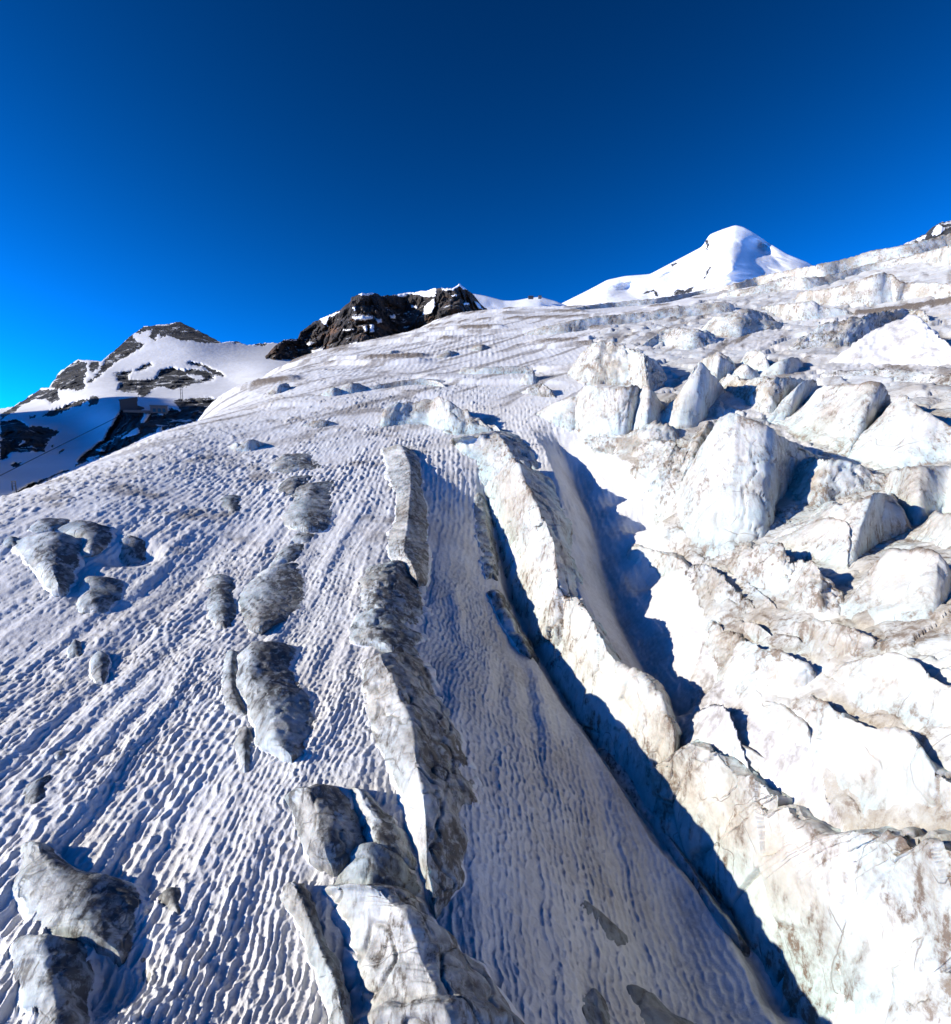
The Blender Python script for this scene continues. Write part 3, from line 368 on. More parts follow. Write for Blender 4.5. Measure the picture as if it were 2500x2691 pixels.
  [[63.13,118.28,32.15,66.37,118.07,33.68,67.84,120.68,33.5],[61.13,105.62,28.66,68.18,112.33,39.07,77.52,127.72,37.99],[60.88,96.1,26.58,68.44,104.46,38.94,78.31,119.51,37.86],[61.42,92.05,25.97,70.82,99.76,38.94,81.24,114.44,37.86],[71.05,102.13,30.37,76.37,104.7,36.12,83.44,114.4,35.4]]),
 ('serac', 'ice block', 'seracs of the icefall',
  'right one of two great smooth white ice faces, upper right', 'serac', 0.1,
  [[60.55,91.13,25.56,65.76,93.78,31.25,72.08,102.78,30.59],[61.0,83.67,24.48,68.32,91.33,36.16,79.1,105.75,35.08],[63.25,80.9,24.85,68.4,86.56,33.34,79.57,100.68,32.26],[66.49,78.82,25.77,69.54,82.21,30.83,76.65,90.61,30.17],[68.3,75.93,26.17,69.95,77.89,29.01,74.29,82.73,28.62]]),
 ('serac', 'ice block', 'seracs of the icefall',
  'biggest pyramid shaped serac in the middle of the icefall', 'serac', 0.15,
  [[31.47,96.69,14.27,35.5,99.46,18.19,36.17,101.35,18.19],[30.45,80.59,13.86,35.19,90.99,25.26,41.14,106.38,24.27],[31.14,71.82,13.63,39.15,89.45,32.99,46.37,105.94,31.91],[33.79,70.38,14.93,41.19,86.31,32.49,48.94,102.55,31.41],[37.98,71.82,16.6,44.24,84.32,30.58,52.61,100.26,29.5],[45.88,83.08,20.14,50.89,89.93,28.57,58.77,103.86,27.61],[54.23,91.97,24.0,56.43,93.42,26.37,58.76,97.27,26.1]]),
 ('serac', 'ice block', 'seracs of the icefall',
  'thin ice rib left of the biggest pyramid serac, upper one', 'streak', 0.3,
  [[31.79,112.99,22.62,36.48,118.14,28.89,38.1,123.4,28.56],[33.1,103.81,20.81,38.64,109.8,28.25,41.46,117.82,27.74],[35.58,104.17,22.16,38.89,108.36,27.21,41.26,114.94,26.79]]),
 ('serac', 'ice block', 'seracs of the icefall',
  'long ice rib joined to the left side of the biggest pyramid serac', 'streak', 0.3,
  [[32.61,102.07,19.6,36.83,106.17,24.82,38.14,109.95,24.58],[34.76,99.33,18.88,43.6,109.06,31.1,48.61,121.6,30.29],[37.08,99.66,21.17,45.05,107.93,31.79,51.03,122.23,30.86]]),
 ('serac', 'ice block', 'seracs of the icefall',
  'brown streaked ice wedge below the square white cube', 'streak', 0.3,
  [[25.84,130.95,27.06,28.94,133.8,30.48,29.36,135.76,30.36],[29.93,122.68,25.23,33.18,126.4,29.64,33.94,129.3,29.46],[33.95,118.37,25.79,38.53,123.97,32.46,41.05,132.09,31.95],[36.8,117.58,26.59,40.74,122.02,32.03,43.12,129.14,31.58]]),
 ('serac', 'ice block', 'seracs of the icefall',
  'grey streaked ice block right of the biggest pyramid serac', 'streak', 0.3,
  [[48.47,86.69,21.46,52.84,89.34,25.94,56.91,96.23,25.46],[46.41,76.61,19.36,51.37,81.85,26.41,59.08,94.13,25.54],[50.4,76.59,20.39,53.87,80.62,25.67,59.98,89.77,25.01],[55.63,76.94,21.9,57.16,78.68,24.21,60.1,82.73,23.91]]),
 ('serac', 'ice block', 'seracs of the icefall',
  'white block with a turquoise crack on its right, right icefall', 'serac', 0.3,
  [[36.71,65.4,16.0,40.59,67.22,19.52,45.5,75.35,18.95],[36.74,59.55,16.22,40.72,63.42,21.62,50.44,78.57,20.54],[36.17,53.47,16.51,41.33,58.47,23.55,42.54,60.18,17.84],[41.35,57.13,17.77,45.43,60.81,23.15,56.2,75.23,22.07],[45.8,59.33,18.73,46.7,59.11,19.98,50.73,64.21,19.59]]),
 ('serac', 'ice block', 'seracs of the icefall',
  'white ice bulge in front of the turquoise crack block', 'serac', 0.4,
  [[35.28,61.94,15.56,39.11,64.01,19.7,45.89,75.1,18.92],[36.52,57.56,16.28,39.23,60.61,20.76,48.74,75.31,19.71],[36.33,53.71,16.54,38.49,56.74,20.67,39.28,57.89,17.13]]),
 ('serac', 'ice block', 'seracs of the icefall',
  'smooth pale ice mass at the right edge above the turquoise crack', 'serac', 0.4,
  [[56.43,77.02,22.15,58.22,79.09,24.44,60.89,82.72,24.17],[49.48,62.37,19.43,53.78,68.83,25.92,63.63,81.44,24.96],[53.72,63.59,20.52,58.13,68.32,25.95,65.59,77.08,25.26],[53.34,58.47,21.09,56.67,62.85,25.69,65.71,72.87,24.88]]),
 ('serac', 'ice block', 'seracs of the icefall',
  'pale ice swell at the right edge beside the turquoise crack', 'serac', 0.4,
  [[44.49,57.57,18.57,46.8,58.01,20.17,51.2,63.46,19.75],[43.97,53.79,18.95,46.44,55.89,21.82,55.39,66.65,20.98],[43.1,49.59,19.47,45.01,52.27,22.42,46.15,53.6,19.67],[42.63,46.33,20.08,44.51,48.83,22.89,45.69,50.13,20.28]]),
 ('serac', 'ice block', 'seracs of the icefall',
  'great white rounded slab near the right edge, dark gully at its left', 'serac', 0.25,
  [[30.3,45.9,14.54,32.61,46.59,16.78,33.81,48.31,16.19],[30.17,42.27,14.85,34.04,45.7,19.9,35.29,47.39,16.93],[30.37,39.62,15.42,34.17,43.58,20.87,35.47,45.23,17.31],[30.99,37.25,16.36,34.19,41.12,21.38,35.54,42.74,17.82],[32.59,37.62,17.39,34.68,40.11,20.65,36.06,41.7,18.34],[34.75,39.52,18.23,35.54,40.66,19.6,36.92,42.24,18.64]]),
 ('serac', 'ice block', 'seracs of the icefall',
  'stained brownish ice bump left of the great white rounded slab', 'streak', 0.5,
  [[29.95,53.99,13.35,33.14,56.5,16.73,33.85,57.7,15.22],[28.67,46.19,13.45,31.34,50.81,18.24,32.08,52.0,14.8],[31.17,46.1,15.04,31.86,47.91,16.74,32.64,49.07,15.5]]),
 ('serac', 'ice block', 'seracs of the icefall',
  'dark dirty ice ridge beside the blue shaded trough, front one', 'dirty', 0.3,
  [[27.19,71.29,10.77,28.03,72.41,12.11,29.11,75.2,12.11],[26.98,64.1,10.45,28.69,67.11,13.89,29.87,69.87,12.73],[27.26,58.4,10.95,28.43,60.42,13.28,28.88,61.37,12.09],[27.9,53.73,11.8,28.22,54.49,12.61,28.7,55.42,12.32]]),
 ('serac', 'ice block', 'seracs of the icefall',
  'dark dirty ice ridge behind the front one beside the shaded trough', 'dirty', 0.3,
  [[29.95,68.86,12.75,30.18,69.51,13.43,31.37,72.26,13.43],[29.73,61.36,12.7,30.41,62.03,13.59,30.87,62.97,13.36],[28.81,51.73,12.66,29.04,52.65,13.57,29.55,53.57,13.1]]),
 ('serac', 'ice block', 'seracs of the icefall',
  'shadowed blue ice block in the pit of the shaded trough', 'serac', 0.4,
  [[24.22,84.06,9.97,25.17,85.76,12.67,26.01,88.64,12.49],[26.38,79.95,9.13,27.45,82.04,12.44,28.08,83.93,12.41],[27.28,72.2,10.9,27.5,73.82,13.17,29.77,79.91,12.78]]),
 ('serac', 'ice block', 'seracs of the icefall',
  'wide pale dome of ice beside the end of the shaded trough', 'streak', 0.5,
  [[24.4,56.89,8.23,25.27,57.36,10.11,25.97,58.96,9.74],[23.52,52.39,7.47,25.26,51.85,10.53,26.03,53.43,10.1],[22.18,46.56,7.76,24.14,45.85,12.04,24.95,47.4,10.45],[22.3,42.86,8.41,24.46,42.74,12.72,25.33,44.26,10.98],[23.6,40.22,9.89,24.59,39.91,12.84,25.51,41.4,11.49],[24.99,39.53,11.26,25.48,39.52,11.85,26.43,40.99,11.85]]),
 ('serac', 'ice block', 'seracs of the icefall',
  'small pale ice lump behind the wide dome by the trough end', 'serac', 0.5,
  [[26.01,54.21,10.04,26.39,54.31,10.74,26.85,55.26,10.74],[26.06,50.87,10.26,26.34,51.0,12.28,26.82,51.94,10.95],[26.22,46.42,11.57,26.05,46.8,12.26,26.56,47.72,11.82]]),
 ('serac', 'ice block', 'seracs of the icefall',
  'small white leaf shaped slab above the pink snow bench', 'serac', 0.4,
  [[21.97,42.16,8.13,22.41,42.21,8.62,22.9,43.14,8.62],[22.04,39.69,8.14,22.91,39.48,9.93,23.44,40.39,9.72],[22.22,37.22,8.16,22.92,37.08,9.93,23.47,37.97,9.85],[22.43,35.25,8.38,22.77,35.82,9.93,23.33,36.71,9.71]]),
 ('serac', 'ice block', 'seracs of the icefall',
  'large pale green ice face right of the pink snow bench', 'serac', 0.15,
  [[22.43,35.35,8.38,23.97,37.84,11.4,24.91,39.32,11.21],[22.24,33.5,7.83,23.44,34.87,12.15,24.41,36.32,10.97],[22.19,31.66,7.43,23.55,32.5,12.26,24.58,33.91,11.3],[22.26,28.98,7.62,23.88,30.37,12.97,24.96,31.74,12.01],[22.66,26.23,9.43,24.0,28.68,13.69,25.12,30.02,12.65],[22.86,24.37,10.69,23.29,26.47,13.15,24.45,27.78,12.57],[23.43,23.06,11.45,23.54,24.76,12.99,24.74,26.03,12.99]]),
 ('serac', 'ice block', 'seracs of the icefall',
  'broad white dome at the right edge above the pale green face', 'serac', 0.5,
  [[25.42,38.09,11.8,26.07,37.98,13.39,27.26,39.71,13.13],[24.88,34.74,11.59,26.32,35.73,15.2,27.57,37.43,13.71],[25.0,32.55,11.93,26.94,34.03,16.03,28.25,35.68,14.56],[25.42,30.27,12.96,26.71,31.96,16.24,28.06,33.57,14.83],[25.71,28.48,14.13,25.94,29.54,16.22,27.32,31.11,14.81],[25.86,26.86,15.06,26.65,28.38,16.44,28.09,29.91,16.17]]),
 ('serac', 'ice block', 'seracs of the icefall',
  'pale ice sliver at the right edge behind the broad white dome', 'serac', 0.4,
  [[28.0,32.29,15.11,28.26,32.4,15.57,29.18,33.46,15.57],[28.14,31.31,15.56,28.36,31.45,16.48,29.3,32.49,16.28],[27.94,29.36,16.3,28.27,29.88,17.37,29.23,30.89,16.87]]),
 ('serac', 'ice block', 'seracs of the icefall',
  'stained white ice slope between the rounded slab and the broad dome', 'streak', 0.4,
  [[27.17,45.64,12.37,27.56,46.51,13.62,28.27,47.72,13.11],[26.4,39.86,12.43,27.78,42.03,15.5,28.55,43.2,13.62],[27.78,38.58,13.7,28.42,38.42,15.55,29.25,39.55,14.64],[29.45,37.94,15.07,29.78,38.0,15.46,30.64,39.1,15.46]]),
 ('serac', 'ice block', 'seracs of the icefall',
  'white ice corner cut by the right edge, low in the picture', 'serac', 0.3,
  [[22.36,25.43,9.03,22.71,25.46,9.49,23.64,26.51,9.49],[22.14,24.23,8.98,22.66,24.09,10.38,23.62,25.11,10.38],[22.07,22.98,8.84,22.77,22.65,11.09,23.76,23.64,11.09]]),
 ('serac', 'ice block', 'seracs of the icefall',
  'thin greenish ice lens sunk in the pink snow bench', 'serac', 0.4,
  [[19.45,39.88,5.92,19.64,40.07,6.54,19.95,40.69,6.54],[19.65,38.68,5.2,20.55,38.49,6.8,20.88,39.11,6.32],[20.86,37.06,5.62,21.44,37.01,6.44,21.79,37.62,6.44],[21.4,34.91,6.36,21.51,35.13,6.54,21.87,35.73,6.54]]),
 ('serac', 'ice block', 'seracs of the icefall',
  'small ice lump at the narrow end of the shaded trough', 'serac', 0.4,
  [[19.08,43.94,6.3,19.42,44.06,6.65,19.7,44.7,6.65],[18.82,41.99,6.24,19.44,41.98,6.93,19.74,42.62,6.93],[19.38,40.62,6.56,19.53,40.82,6.82,19.83,41.45,6.82]]),
 ('serac', 'ice block', 'seracs of the icefall',
  'white ice slope below the biggest pyramid serac', 'streak', 0.4,
  [[30.33,70.98,13.08,32.04,71.72,14.15,32.85,73.55,14.08],[29.82,61.56,12.75,32.08,65.02,16.3,35.84,72.64,15.79],[29.6,55.05,13.02,33.08,60.53,18.08,33.75,61.76,14.93],[29.83,52.74,13.36,32.69,56.4,16.95,33.39,57.62,15.02]]),
 ('ice_wall', 'ice wall', 'ice walls on the upper glacier',
  'dirt streaked ice wall along the right skyline', 'wall', 0.15,
  [[71.59,413.42,116.55,69.48,415.04,118.7,71.13,424.9,118.7],[104.47,433.45,123.11,103.77,436.22,127.49,106.08,445.95,125.89],[140.28,438.39,127.15,140.95,441.08,131.93,143.99,450.6,130.33],[185.18,474.72,140.6,183.75,478.64,146.04,187.33,487.98,144.44],[203.05,455.29,140.13,202.08,459.67,146.39,206.11,468.83,144.79],[227.64,467.6,147.27,229.14,472.27,155.67,233.5,481.27,154.07],[229.95,424.89,139.53,230.66,430.71,148.99,235.39,439.53,147.39],[233.3,394.79,133.36,233.48,402.16,144.54,238.5,410.81,142.94],[251.39,397.62,138.04,254.11,403.27,148.82,259.44,411.73,147.22],[266.93,390.38,139.93,267.44,398.6,152.2,273.01,406.91,150.6],[283.81,379.54,141.53,284.05,387.73,153.18,289.96,395.8,151.58],[312.1,387.05,149.89,315.65,392.91,161.65,321.91,400.71,160.05],[316.96,378.47,149.43,320.89,384.74,162.14,327.3,392.42,160.54]]),
 ('ice_wall', 'ice wall', 'ice walls on the upper glacier',
  'second dirt streaked ice wall below the right skyline', 'wall', 0.15,
  [[166.32,391.97,119.99,167.06,394.24,124.11,170.19,401.61,122.83],[181.46,378.8,119.12,181.29,382.52,124.79,184.71,389.75,123.51],[195.05,372.91,120.0,199.02,377.21,129.79,202.75,384.29,128.51],[201.04,354.36,116.24,200.76,360.29,124.95,204.65,367.28,123.67],[221.14,360.88,122.2,219.73,365.51,127.8,223.85,372.37,126.52],[247.46,372.68,131.21,248.88,375.5,136.64,253.3,382.17,135.36],[261.81,365.84,133.02,265.93,367.02,138.85,270.62,373.5,137.57],[266.87,347.7,130.0,268.6,351.83,137.49,273.45,358.19,136.21],[253.96,313.42,118.26,257.87,319.88,131.22,262.89,326.1,129.94],[254.58,302.49,115.79,258.78,309.2,129.37,263.92,315.34,128.09]]),
 ('ice_wall', 'ice wall', 'ice walls on the upper glacier',
  'brown banded ice wall at the left end of the upper terraces', 'wall', 0.2,
  [[28.35,300.4,80.54,29.35,302.28,83.36,30.13,310.25,83.08],[44.74,295.65,80.56,45.31,300.2,87.11,46.5,308.11,85.83],[68.19,302.97,85.14,69.05,307.62,91.89,70.8,315.42,90.61],[94.34,307.17,89.28,95.34,311.17,95.15,97.68,318.81,93.87],[116.58,308.65,92.09,117.9,312.95,98.5,120.72,320.44,97.22],[133.48,307.48,93.54,134.85,311.38,99.42,138.03,318.72,98.14]]),
 ('ice_wall', 'ice wall', 'ice walls on the upper glacier',
  'white fluted ice wall with two dark clefts, upper right', 'wall', 0.15,
  [[173.23,313.85,100.33,175.13,315.57,105.52,179.01,322.56,104.24],[171.24,289.95,93.5,171.77,294.0,101.55,175.8,300.9,100.27],[171.45,279.19,90.57,175.2,282.25,100.4,179.42,289.05,99.12],[171.66,273.81,89.13,175.85,277.33,100.29,180.13,284.09,99.01],[178.6,262.71,87.27,182.29,268.41,101.81,186.78,275.02,100.53],[187.36,261.93,88.7,188.87,269.08,103.07,193.47,275.62,101.79],[187.76,260.04,88.27,191.19,263.17,98.03,195.89,269.64,96.75],[191.95,258.5,88.72,195.38,260.5,96.55,200.18,266.9,95.27],[196.02,240.07,85.02,197.64,242.99,92.08,202.69,249.19,90.8],[196.05,231.11,82.97,197.79,234.12,90.29,202.95,240.23,89.01]]),
 ('ice_wall', 'ice wall', 'ice walls on the upper glacier',
  'short ice wall with a black cleft below the fluted wall', 'wall', 0.2,
  [[148.31,299.22,92.91,148.21,300.56,94.9,150.87,305.94,94.49],[139.73,264.34,81.95,141.25,268.14,89.0,144.05,273.44,88.04],[140.63,251.69,78.43,141.79,256.84,87.19,144.69,262.09,86.23],[144.96,248.13,78.0,147.03,252.81,86.81,150.05,258.0,85.85],[150.82,247.43,78.62,149.96,252.03,84.68,153.02,257.19,83.72],[158.83,245.31,79.21,158.02,247.61,81.8,161.25,252.67,81.03]]),
 ('serac', 'ice block', 'ice walls on the upper glacier',
  'smooth white ice hump left of the short clefted wall', 'streak', 0.4,
  [[98.65,245.17,71.47,102.46,252.87,79.17,105.46,260.28,77.89],[100.29,234.12,68.29,107.51,245.07,79.92,110.72,252.39,78.64],[106.81,232.02,68.43,114.05,244.81,81.62,117.43,252.06,80.34],[116.9,237.67,71.33,121.97,248.16,81.82,125.5,255.34,80.54],[125.49,241.22,73.44,126.43,247.15,78.57,130.08,254.28,77.29]]),
 ('snow_mound', 'snow mound', None,
  'tent shaped mound of rippled snow near the right edge, upper glacier', 'snow', 0.2,
  [[105.24,162.18,48.92,110.02,168.67,55.21,116.58,178.72,53.99],[108.38,157.09,48.16,118.61,169.3,60.56,125.5,179.13,58.64],[112.38,151.09,47.47,123.87,167.04,62.83,131.02,176.68,60.91],[114.79,145.88,46.86,124.34,163.46,62.29,131.6,173.02,60.37],[117.52,141.64,46.67,122.34,154.68,56.96,129.79,164.09,55.04],[118.07,136.97,46.12,119.67,144.88,51.65,127.31,154.14,50.23]]),
 ('serac', 'ice block', 'ice walls on the upper glacier',
  'dirty striped ice ridge behind the tent shaped snow mound', 'dirty', 0.3,
  [[108.6,194.47,57.77,115.56,200.16,64.81,119.06,206.22,62.41],[117.41,191.92,58.2,124.75,201.66,68.39,128.43,207.61,64.07],[125.75,192.27,59.45,135.46,201.94,70.72,139.36,207.76,65.7],[145.59,206.42,66.32,152.35,213.79,74.64,156.41,219.49,71.66],[162.39,218.91,72.57,166.26,223.45,77.57,170.44,229.07,76.75],[160.61,205.14,68.71,162.56,211.05,73.64,166.83,216.59,72.83]]),
 ('serac', 'ice block', 'seracs of the icefall',
  'small white ice block, leftmost of four below the smooth hump', 'serac', 0.3,
  [[73.79,174.28,48.2,74.62,178.94,54.8,76.16,182.63,54.16],[75.86,173.88,48.35,77.47,177.44,53.93,79.07,181.11,53.29],[79.62,177.81,49.81,80.38,179.4,52.32,82.01,183.05,51.68]]),
 ('serac', 'ice block', 'seracs of the icefall',
  'small white ice block, frontmost of four below the smooth hump', 'serac', 0.3,
  [[74.19,163.31,45.44,76.33,165.44,49.47,78.0,169.07,48.83],[75.7,160.5,44.9,77.12,163.36,49.47,78.82,166.98,48.83],[78.21,160.35,45.16,78.27,163.11,48.75,80.0,166.72,48.11]]),
 ('serac', 'ice block', 'seracs of the icefall',
  'pale ice block standing behind the frontmost of four small ones', 'serac', 0.3,
  [[83.41,179.88,50.79,86.2,182.33,55.65,87.91,185.95,55.01],[81.88,169.25,47.86,84.49,173.26,54.63,86.24,176.85,53.99],[82.45,163.75,46.52,84.4,167.77,52.91,86.2,171.34,52.27]]),
 ('serac', 'ice block', 'seracs of the icefall',
  'rounded pale ice block, rightmost of four below the smooth hump', 'serac', 0.4,
  [[81.87,159.77,45.44,84.69,162.43,49.8,87.0,166.86,49.0],[86.35,158.52,45.66,88.53,162.61,51.18,90.92,167.01,50.38],[96.21,168.68,49.39,96.25,171.37,52.22,98.7,175.73,51.42]]),
 ('serac', 'ice block', 'ice walls on the upper glacier',
  'brownish ice outcrop left of the smooth white hump', 'streak', 0.4,
  [[64.88,228.78,62.61,68.22,231.62,65.9,69.91,237.38,65.16],[75.49,233.53,65.23,79.83,241.54,73.3,81.71,247.24,72.34],[80.29,219.05,61.4,85.28,228.52,70.97,87.38,234.14,70.01],[91.59,222.4,63.73,92.25,229.5,69.88,94.49,235.07,68.92]]),
 ('serac', 'ice block', 'seracs of the icefall',
  'long dirty ice edge in front of the tent shaped snow mound', 'dirty', 0.3,
  [[90.72,149.81,44.07,92.83,150.84,45.85,95.45,155.1,45.85],[95.11,141.8,42.87,98.96,143.35,45.97,101.8,147.46,45.07],[97.22,132.06,41.28,100.82,134.28,44.82,103.82,138.27,43.56],[98.59,123.01,40.07,101.17,124.92,42.86,104.32,128.81,42.1],[99.37,116.11,39.31,101.11,118.49,41.95,104.36,122.3,41.21]]),
 ('ice_block', 'ice block', 'small ice blocks scattered on the upper snow',
  'left chunk of a small pair of ice blocks on the left shoulder', 'serac', 0.4,
  [[-56.35,129.21,26.31,-56.18,130.56,27.7,-57.37,133.31,27.52],[-54.6,128.15,25.92,-55.02,129.82,27.95,-56.77,133.96,27.68],[-53.78,128.56,26.0,-54.27,129.52,27.29,-55.43,132.29,27.11]]),
 ('ice_block', 'ice block', 'small ice blocks scattered on the upper snow',
  'right chunk of a small pair of ice blocks on the left shoulder', 'serac', 0.4,
  [[-53.02,127.91,25.79,-53.47,129.68,27.95,-55.37,134.3,27.65],[-51.41,128.41,25.91,-52.02,130.74,28.76,-54.42,136.78,28.37],[-50.35,131.83,26.91,-51.28,132.67,28.24,-52.54,135.93,28.03]]),
 ('ice_block', 'ice block', 'small ice blocks scattered on the upper snow',
  'left piece of a broken ice cluster on the far left slope', 'serac', 0.4,
  [[-48.15,180.39,41.38,-47.51,183.59,44.32,-48.26,186.49,43.84],[-45.01,178.78,41.15,-45.57,182.42,44.81,-46.3,185.33,44.33],[-43.14,181.51,42.04,-44.31,183.83,44.56,-45.01,186.74,44.08]]),
 ('ice_block', 'ice block', 'small ice blocks scattered on the upper snow',
  'right piece of a broken ice cluster on the far left slope', 'serac', 0.4,
  [[-43.26,183.01,42.46,-42.2,187.0,46.11,-42.86,189.92,45.63],[-39.11,183.15,42.69,-39.78,186.76,46.37,-40.4,189.69,45.89],[-35.74,188.76,44.39,-38.12,190.18,46.24,-38.71,193.12,45.76]]),
 ('ice_block', 'ice block', 'small ice blocks scattered on the upper snow',
  'dirty ice boulder at the left end of the broad white bulge', 'dirty', 0.5,
  [[-44.72,146.81,31.54,-42.97,148.75,33.18,-43.53,150.67,32.77],[-40.41,146.11,31.43,-40.11,148.03,33.53,-40.63,149.96,32.62],[-36.71,147.81,32.04,-38.16,148.48,33.24,-38.66,150.42,32.82]]),
 ('ice_block', 'ice block', 'small ice blocks scattered on the upper snow',
  'small grey ice ledge high on the far snow slope, left of three', 'streak', 0.6,
  [[-40.92,263.55,64.15,-40.42,269.41,67.86,-41.01,273.36,67.22],[-38.02,264.1,64.55,-38.53,270.44,68.67,-39.09,274.4,68.03],[-36.5,275.35,67.9,-37.5,277.85,69.59,-38.03,281.82,69.04]]),
 ('ice_block', 'ice block', 'small ice blocks scattered on the upper snow',
  'small grey ice ledge high on the far snow slope, middle of three', 'streak', 0.6,
  [[-15.77,252.56,62.73,-13.8,257.54,65.88,-14.02,261.54,65.24],[-11.67,252.83,63.07,-11.25,258.31,66.62,-11.43,262.31,65.98],[-8.14,262.11,66.07,-9.17,263.57,67.04,-9.31,267.57,67.03]]),
 ('ice_block', 'ice block', 'small ice blocks scattered on the upper snow',
  'small pale ice ledge high on the far snow slope, right of three', 'streak', 0.6,
  [[-0.6,265.51,67.64,0.75,271.35,71.43,0.76,275.35,70.79],[2.39,264.17,67.45,2.58,270.77,71.73,2.61,274.77,71.09],[5.11,268.16,68.86,4.15,272.11,71.41,4.22,276.11,70.77]]),
 ('ice_wall', 'ice wall', 'ice walls on the upper glacier',
  'low dirty ice step across the snow left of the middle distance step', 'wall', 0.4,
  [[-33.9,187.81,44.18,-33.86,189.1,45.68,-34.56,193.04,45.04],[-25.34,191.41,45.4,-25.54,193.24,47.6,-26.07,197.21,46.96],[-13.96,194.77,46.63,-16.52,196.23,48.6,-16.86,200.21,47.96],[-9.12,196.44,47.26,-10.63,197.02,48.04,-10.85,201.01,47.9]]),
 ('ice_block', 'ice block', 'small ice blocks scattered on the upper snow',
  'small dirty ice hump on the far left edge of the glacier', 'dirty', 0.5,
  [[-72.08,197.86,42.98,-71.77,200.83,45.66,-72.78,203.66,44.71],[-68.39,196.68,43.39,-69.08,199.81,46.57,-70.06,202.64,44.93],[-66.02,201.83,45.39,-67.84,203.78,47.81,-68.78,206.62,46.41]]),
]

# ---------------------------------------------------------------- materials
def new_mat(name):
    m = bpy.data.materials.new(name); m.use_nodes = True
    return m, m.node_tree, m.node_tree.nodes['Principled BSDF']

class NB:
    """small node graph builder"""
    def __init__(self, nt):
        self.nt = nt; self.pos = nt.nodes.new('ShaderNodeNewGeometry').outputs['Position']
    def val(self, sock, v):
        if isinstance(v, bpy.types.NodeSocket): self.nt.links.new(v, sock)
        else: sock.default_value = v
    def math(self, op, a, b=0.0, clamp=False):
        n = self.nt.nodes.new('ShaderNodeMath'); n.operation = op; n.use_clamp = clamp
        self.val(n.inputs[0], a); self.val(n.inputs[1], b); return n.outputs[0]
    def mapping(self, vec, scale=(1, 1, 1), rot=(0, 0, 0), loc=(0, 0, 0)):
        n = self.nt.nodes.new('ShaderNodeMapping'); self.val(n.inputs[0], vec)
        n.inputs['Scale'].default_value = scale; n.inputs['Rotation'].default_value = rot; n.inputs['Location'].default_value = loc
        return n.outputs[0]
    def noise(self, vec, scale, detail=4, rough=0.55, dist=0.0):
        n = self.nt.nodes.new('ShaderNodeTexNoise'); self.val(n.inputs['Vector'], vec)
        n.inputs['Scale'].default_value = scale; n.inputs['Detail'].default_value = detail
        n.inputs['Roughness'].default_value = rough; n.inputs['Distortion'].default_value = dist
        return n.outputs[0]
    def voro(self, vec, scale, feature='DISTANCE_TO_EDGE'):
        n = self.nt.nodes.new('ShaderNodeTexVoronoi'); n.feature = feature; self.val(n.inputs['Vector'], vec)
        n.inputs['Scale'].default_value = scale; return n.outputs['Distance']
    def ramp(self, fac, lo, hi, a=0.0, b=1.0):
        n = self.nt.nodes.new('ShaderNodeMapRange'); n.interpolation_type = 'SMOOTHSTEP'
        self.val(n.inputs[0], fac); n.inputs[1].default_value = lo; n.inputs[2].default_value = hi
        n.inputs[3].default_value = a; n.inputs[4].default_value = b; return n.outputs[0]
    def mix(self, fac, a, b):
        n = self.nt.nodes.new('ShaderNodeMix'); n.data_type = 'RGBA'; self.val(n.inputs[0], fac)
        for s, v in ((n.inputs[6], a), (n.inputs[7], b)):
            self.val(s, v if isinstance(v, bpy.types.NodeSocket) else tuple(v) + (1,))
        return n.outputs[2]
    def attr(self, name):
        n = self.nt.nodes.new('ShaderNodeAttribute'); n.attribute_name = name; return n.outputs['Fac']
    def warp(self, vec, scale, amount):
        n = self.nt.nodes.new('ShaderNodeTexNoise'); self.val(n.inputs['Vector'], vec)
        n.inputs['Scale'].default_value = scale; n.inputs['Detail'].default_value = 3
        s = self.nt.nodes.new('ShaderNodeVectorMath'); s.operation = 'SCALE'; self.nt.links.new(n.outputs['Color'], s.inputs[0]); s.inputs['Scale'].default_value = amount
        a = self.nt.nodes.new('ShaderNodeVectorMath'); a.operation = 'ADD'; self.val(a.inputs[0], vec); self.nt.links.new(s.outputs[0], a.inputs[1])
        return a.outputs[0]
    def bump(self, h, strength, dist, base=None):
        n = self.nt.nodes.new('ShaderNodeBump'); n.inputs['Strength'].default_value = strength; n.inputs['Distance'].default_value = dist
        self.val(n.inputs['Height'], h)
        if base is not None: self.nt.links.new(base, n.inputs['Normal'])
        return n.outputs[0]

